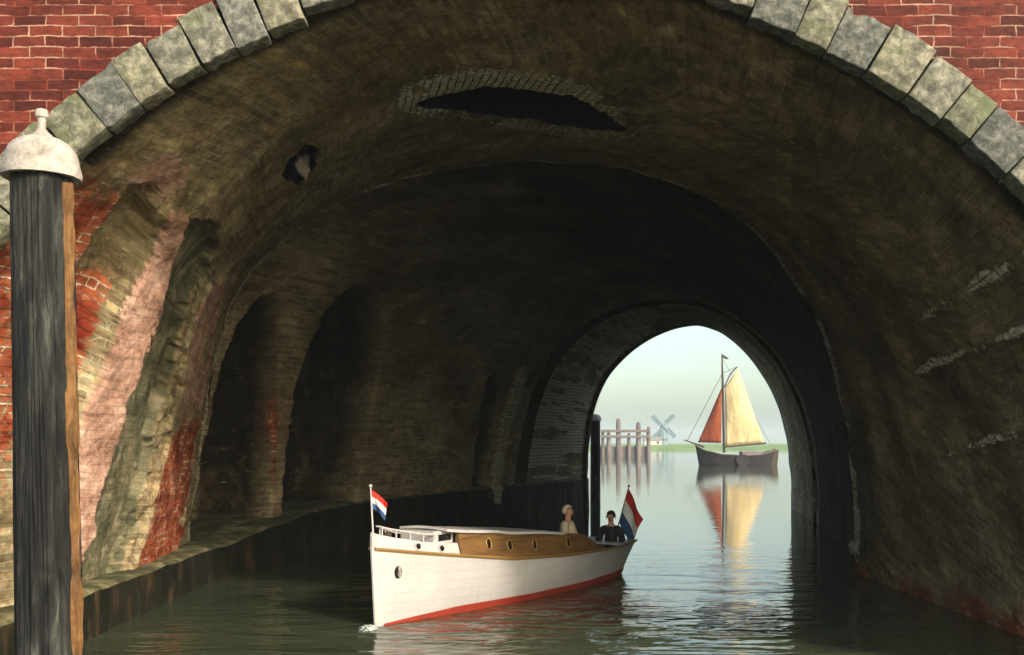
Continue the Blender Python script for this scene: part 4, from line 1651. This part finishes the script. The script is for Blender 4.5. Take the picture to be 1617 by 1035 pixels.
for x, ytop, w_ in ((952, 680, 5), (961, 683, 6.5), (976.5, 661, 7.5), (993, 684, 5.5), (1008, 667, 7.5), (1024, 674, 6)):
    r_ = w_ / 2 / F * DJ
    tp = LJ(x, ytop)
    mb = MB()
    mb.tube([(tp.x, 0, -1.5), (tp.x, 0, tp.z - 0.9), (tp.x + 0.03, 0, tp.z - 0.25), (tp.x + 0.03, 0, tp.z)], [r_ * 1.1, r_, r_ * 0.9, r_ * 0.55], 12)
    mb.build('pile', M['jetty'], jet, smooth=True)
for y in (681, 690):
    a_, b_ = LJ(948, y), LJ(1026, y)
    mb = MB()
    mb.box(((a_.x + b_.x) / 2, -0.62, a_.z), (b_.x - a_.x, 0.24, 0.5))
    mb.build('rail', M['jetty'], jet, bevel=0.03)
a_, b_ = LJ(948, 706), LJ(1028, 706)
mb = MB()
for k in range(18):
    xx_ = a_.x + (b_.x - a_.x) * (k + 0.5) / 18
    mb.box((xx_, 0.5, 0.55 + 0.1 * math.sin(k * 2.3)), ((b_.x - a_.x) / 18 * 0.94, 0.2, 2.6 + 0.2 * math.sin(k * 1.7)))
mb.build('plank_screen', M['jetty'], jet, bevel=0.03)

# ------------------------------------------------------------------ windmill
DW = 470.0
q = P3(1047, 703, DW)
mill = thing('windmill', 'small hazy smock windmill with crossed sails on the far green bank', 'windmill', (q.x, DW, 1.5))
sc = DW / F


def oct_rows(prof, n=8):
    m = MB()
    m.lathe(prof, n)
    return m


oct_rows([(8.5 * sc, -0.2), (8.2 * sc, 2.2), (6.2 * sc, 6.5), (4.6 * sc, 28 * sc - 0.6), (4.4 * sc, 28 * sc)]).build('tower', M['mill'], mill)
m_ = MB()
m_.lathe([(4.8 * sc, 27.5 * sc), (4.9 * sc, 29 * sc), (3.8 * sc, 32 * sc), (1.6 * sc, 34 * sc), (0.05, 34.3 * sc)], 12)
m_.build('cap', M['mill'], mill, smooth=True)
m_ = MB()
m_.lathe([(11 * sc, 2.9), (11 * sc, 3.1)], 8)
m_.build('stage', M['mill'], mill)
hub = Vector((0, -5.6 * sc, 29.5 * sc))
for k in range(4):
    t_ = R(42 + 90 * k)
    d_ = Vector((math.cos(t_), 0, math.sin(t_)))
    e_ = Vector((-math.sin(t_), 0, math.cos(t_)))
    m_ = MB()
    m_.tube([hub, hub + d_ * 25 * sc], [0.32, 0.2], 6)
    for j in range(14):
        c_ = hub + d_ * (6 + j * 1.4) * sc
        m_.tube([c_ - e_ * 0.5, c_ + e_ * 1.6], 0.07, 4)
    for off in (-0.5, 0.55, 1.6):
        m_.tube([hub + d_ * 6 * sc + e_ * off, hub + d_ * 24.4 * sc + e_ * off], 0.07, 4)
    m_.poly([hub + d_ * 6 * sc + e_ * 0.0 + Vector((0, 0.1, 0)), hub + d_ * 24 * sc + Vector((0, 0.1, 0)), hub + d_ * 24 * sc + e_ * 1.5 + Vector((0, 0.1, 0)), hub + d_ * 6 * sc + e_ * 1.5 + Vector((0, 0.1, 0))], (0, 0.05, 0))
    m_.build('sail', M['mill'], mill)
hq = P3(1030, 704, DW - 5)
hs_ = thing('mill_cottage', 'low pale cottage with a grey roof beside the far windmill', 'cottage', (hq.x, DW - 6, 1.5))
m_ = MB()
m_.box((0, 0, 1.0), (8, 5, 2.2))
m_.build('wall', M['mill_white'], hs_)
m_ = MB()
m_.poly([(-4.2, -2.9, 2.1), (-4.2, 2.9, 2.1), (-4.2, 0, 4.0)], (8.4, 0, 0))
m_.build('roof', M['mill_roof'], hs_)
for xx_ in (-2.2, 2.0):
    m_ = MB()
    m_.box((xx_, -2.52, 1.2), (1.0, 0.06, 1.0))
    m_.build('window', M['porthole'], hs_)

# ------------------------------------------------------------------ the air
mb = MB()
mb.box((0, 1290, 18.5), (6100, 3500, 43))
hz = link('haze', mb.mesh('haze'))
k = NT('haze_air')
k.t.nodes.remove(k.b)
pv = k.n('VolumePrincipled')
pv.inputs['Color'].default_value = (0.86, 0.97, 1.0, 1)
pv.inputs['Density'].default_value = 0.00055
outn = [x for x in k.t.nodes if x.type == 'OUTPUT_MATERIAL'][0]
k.l(pv.outputs[0], outn.inputs['Volume'])
hz.data.materials.append(k.m)
tag(hz, kind='stuff')
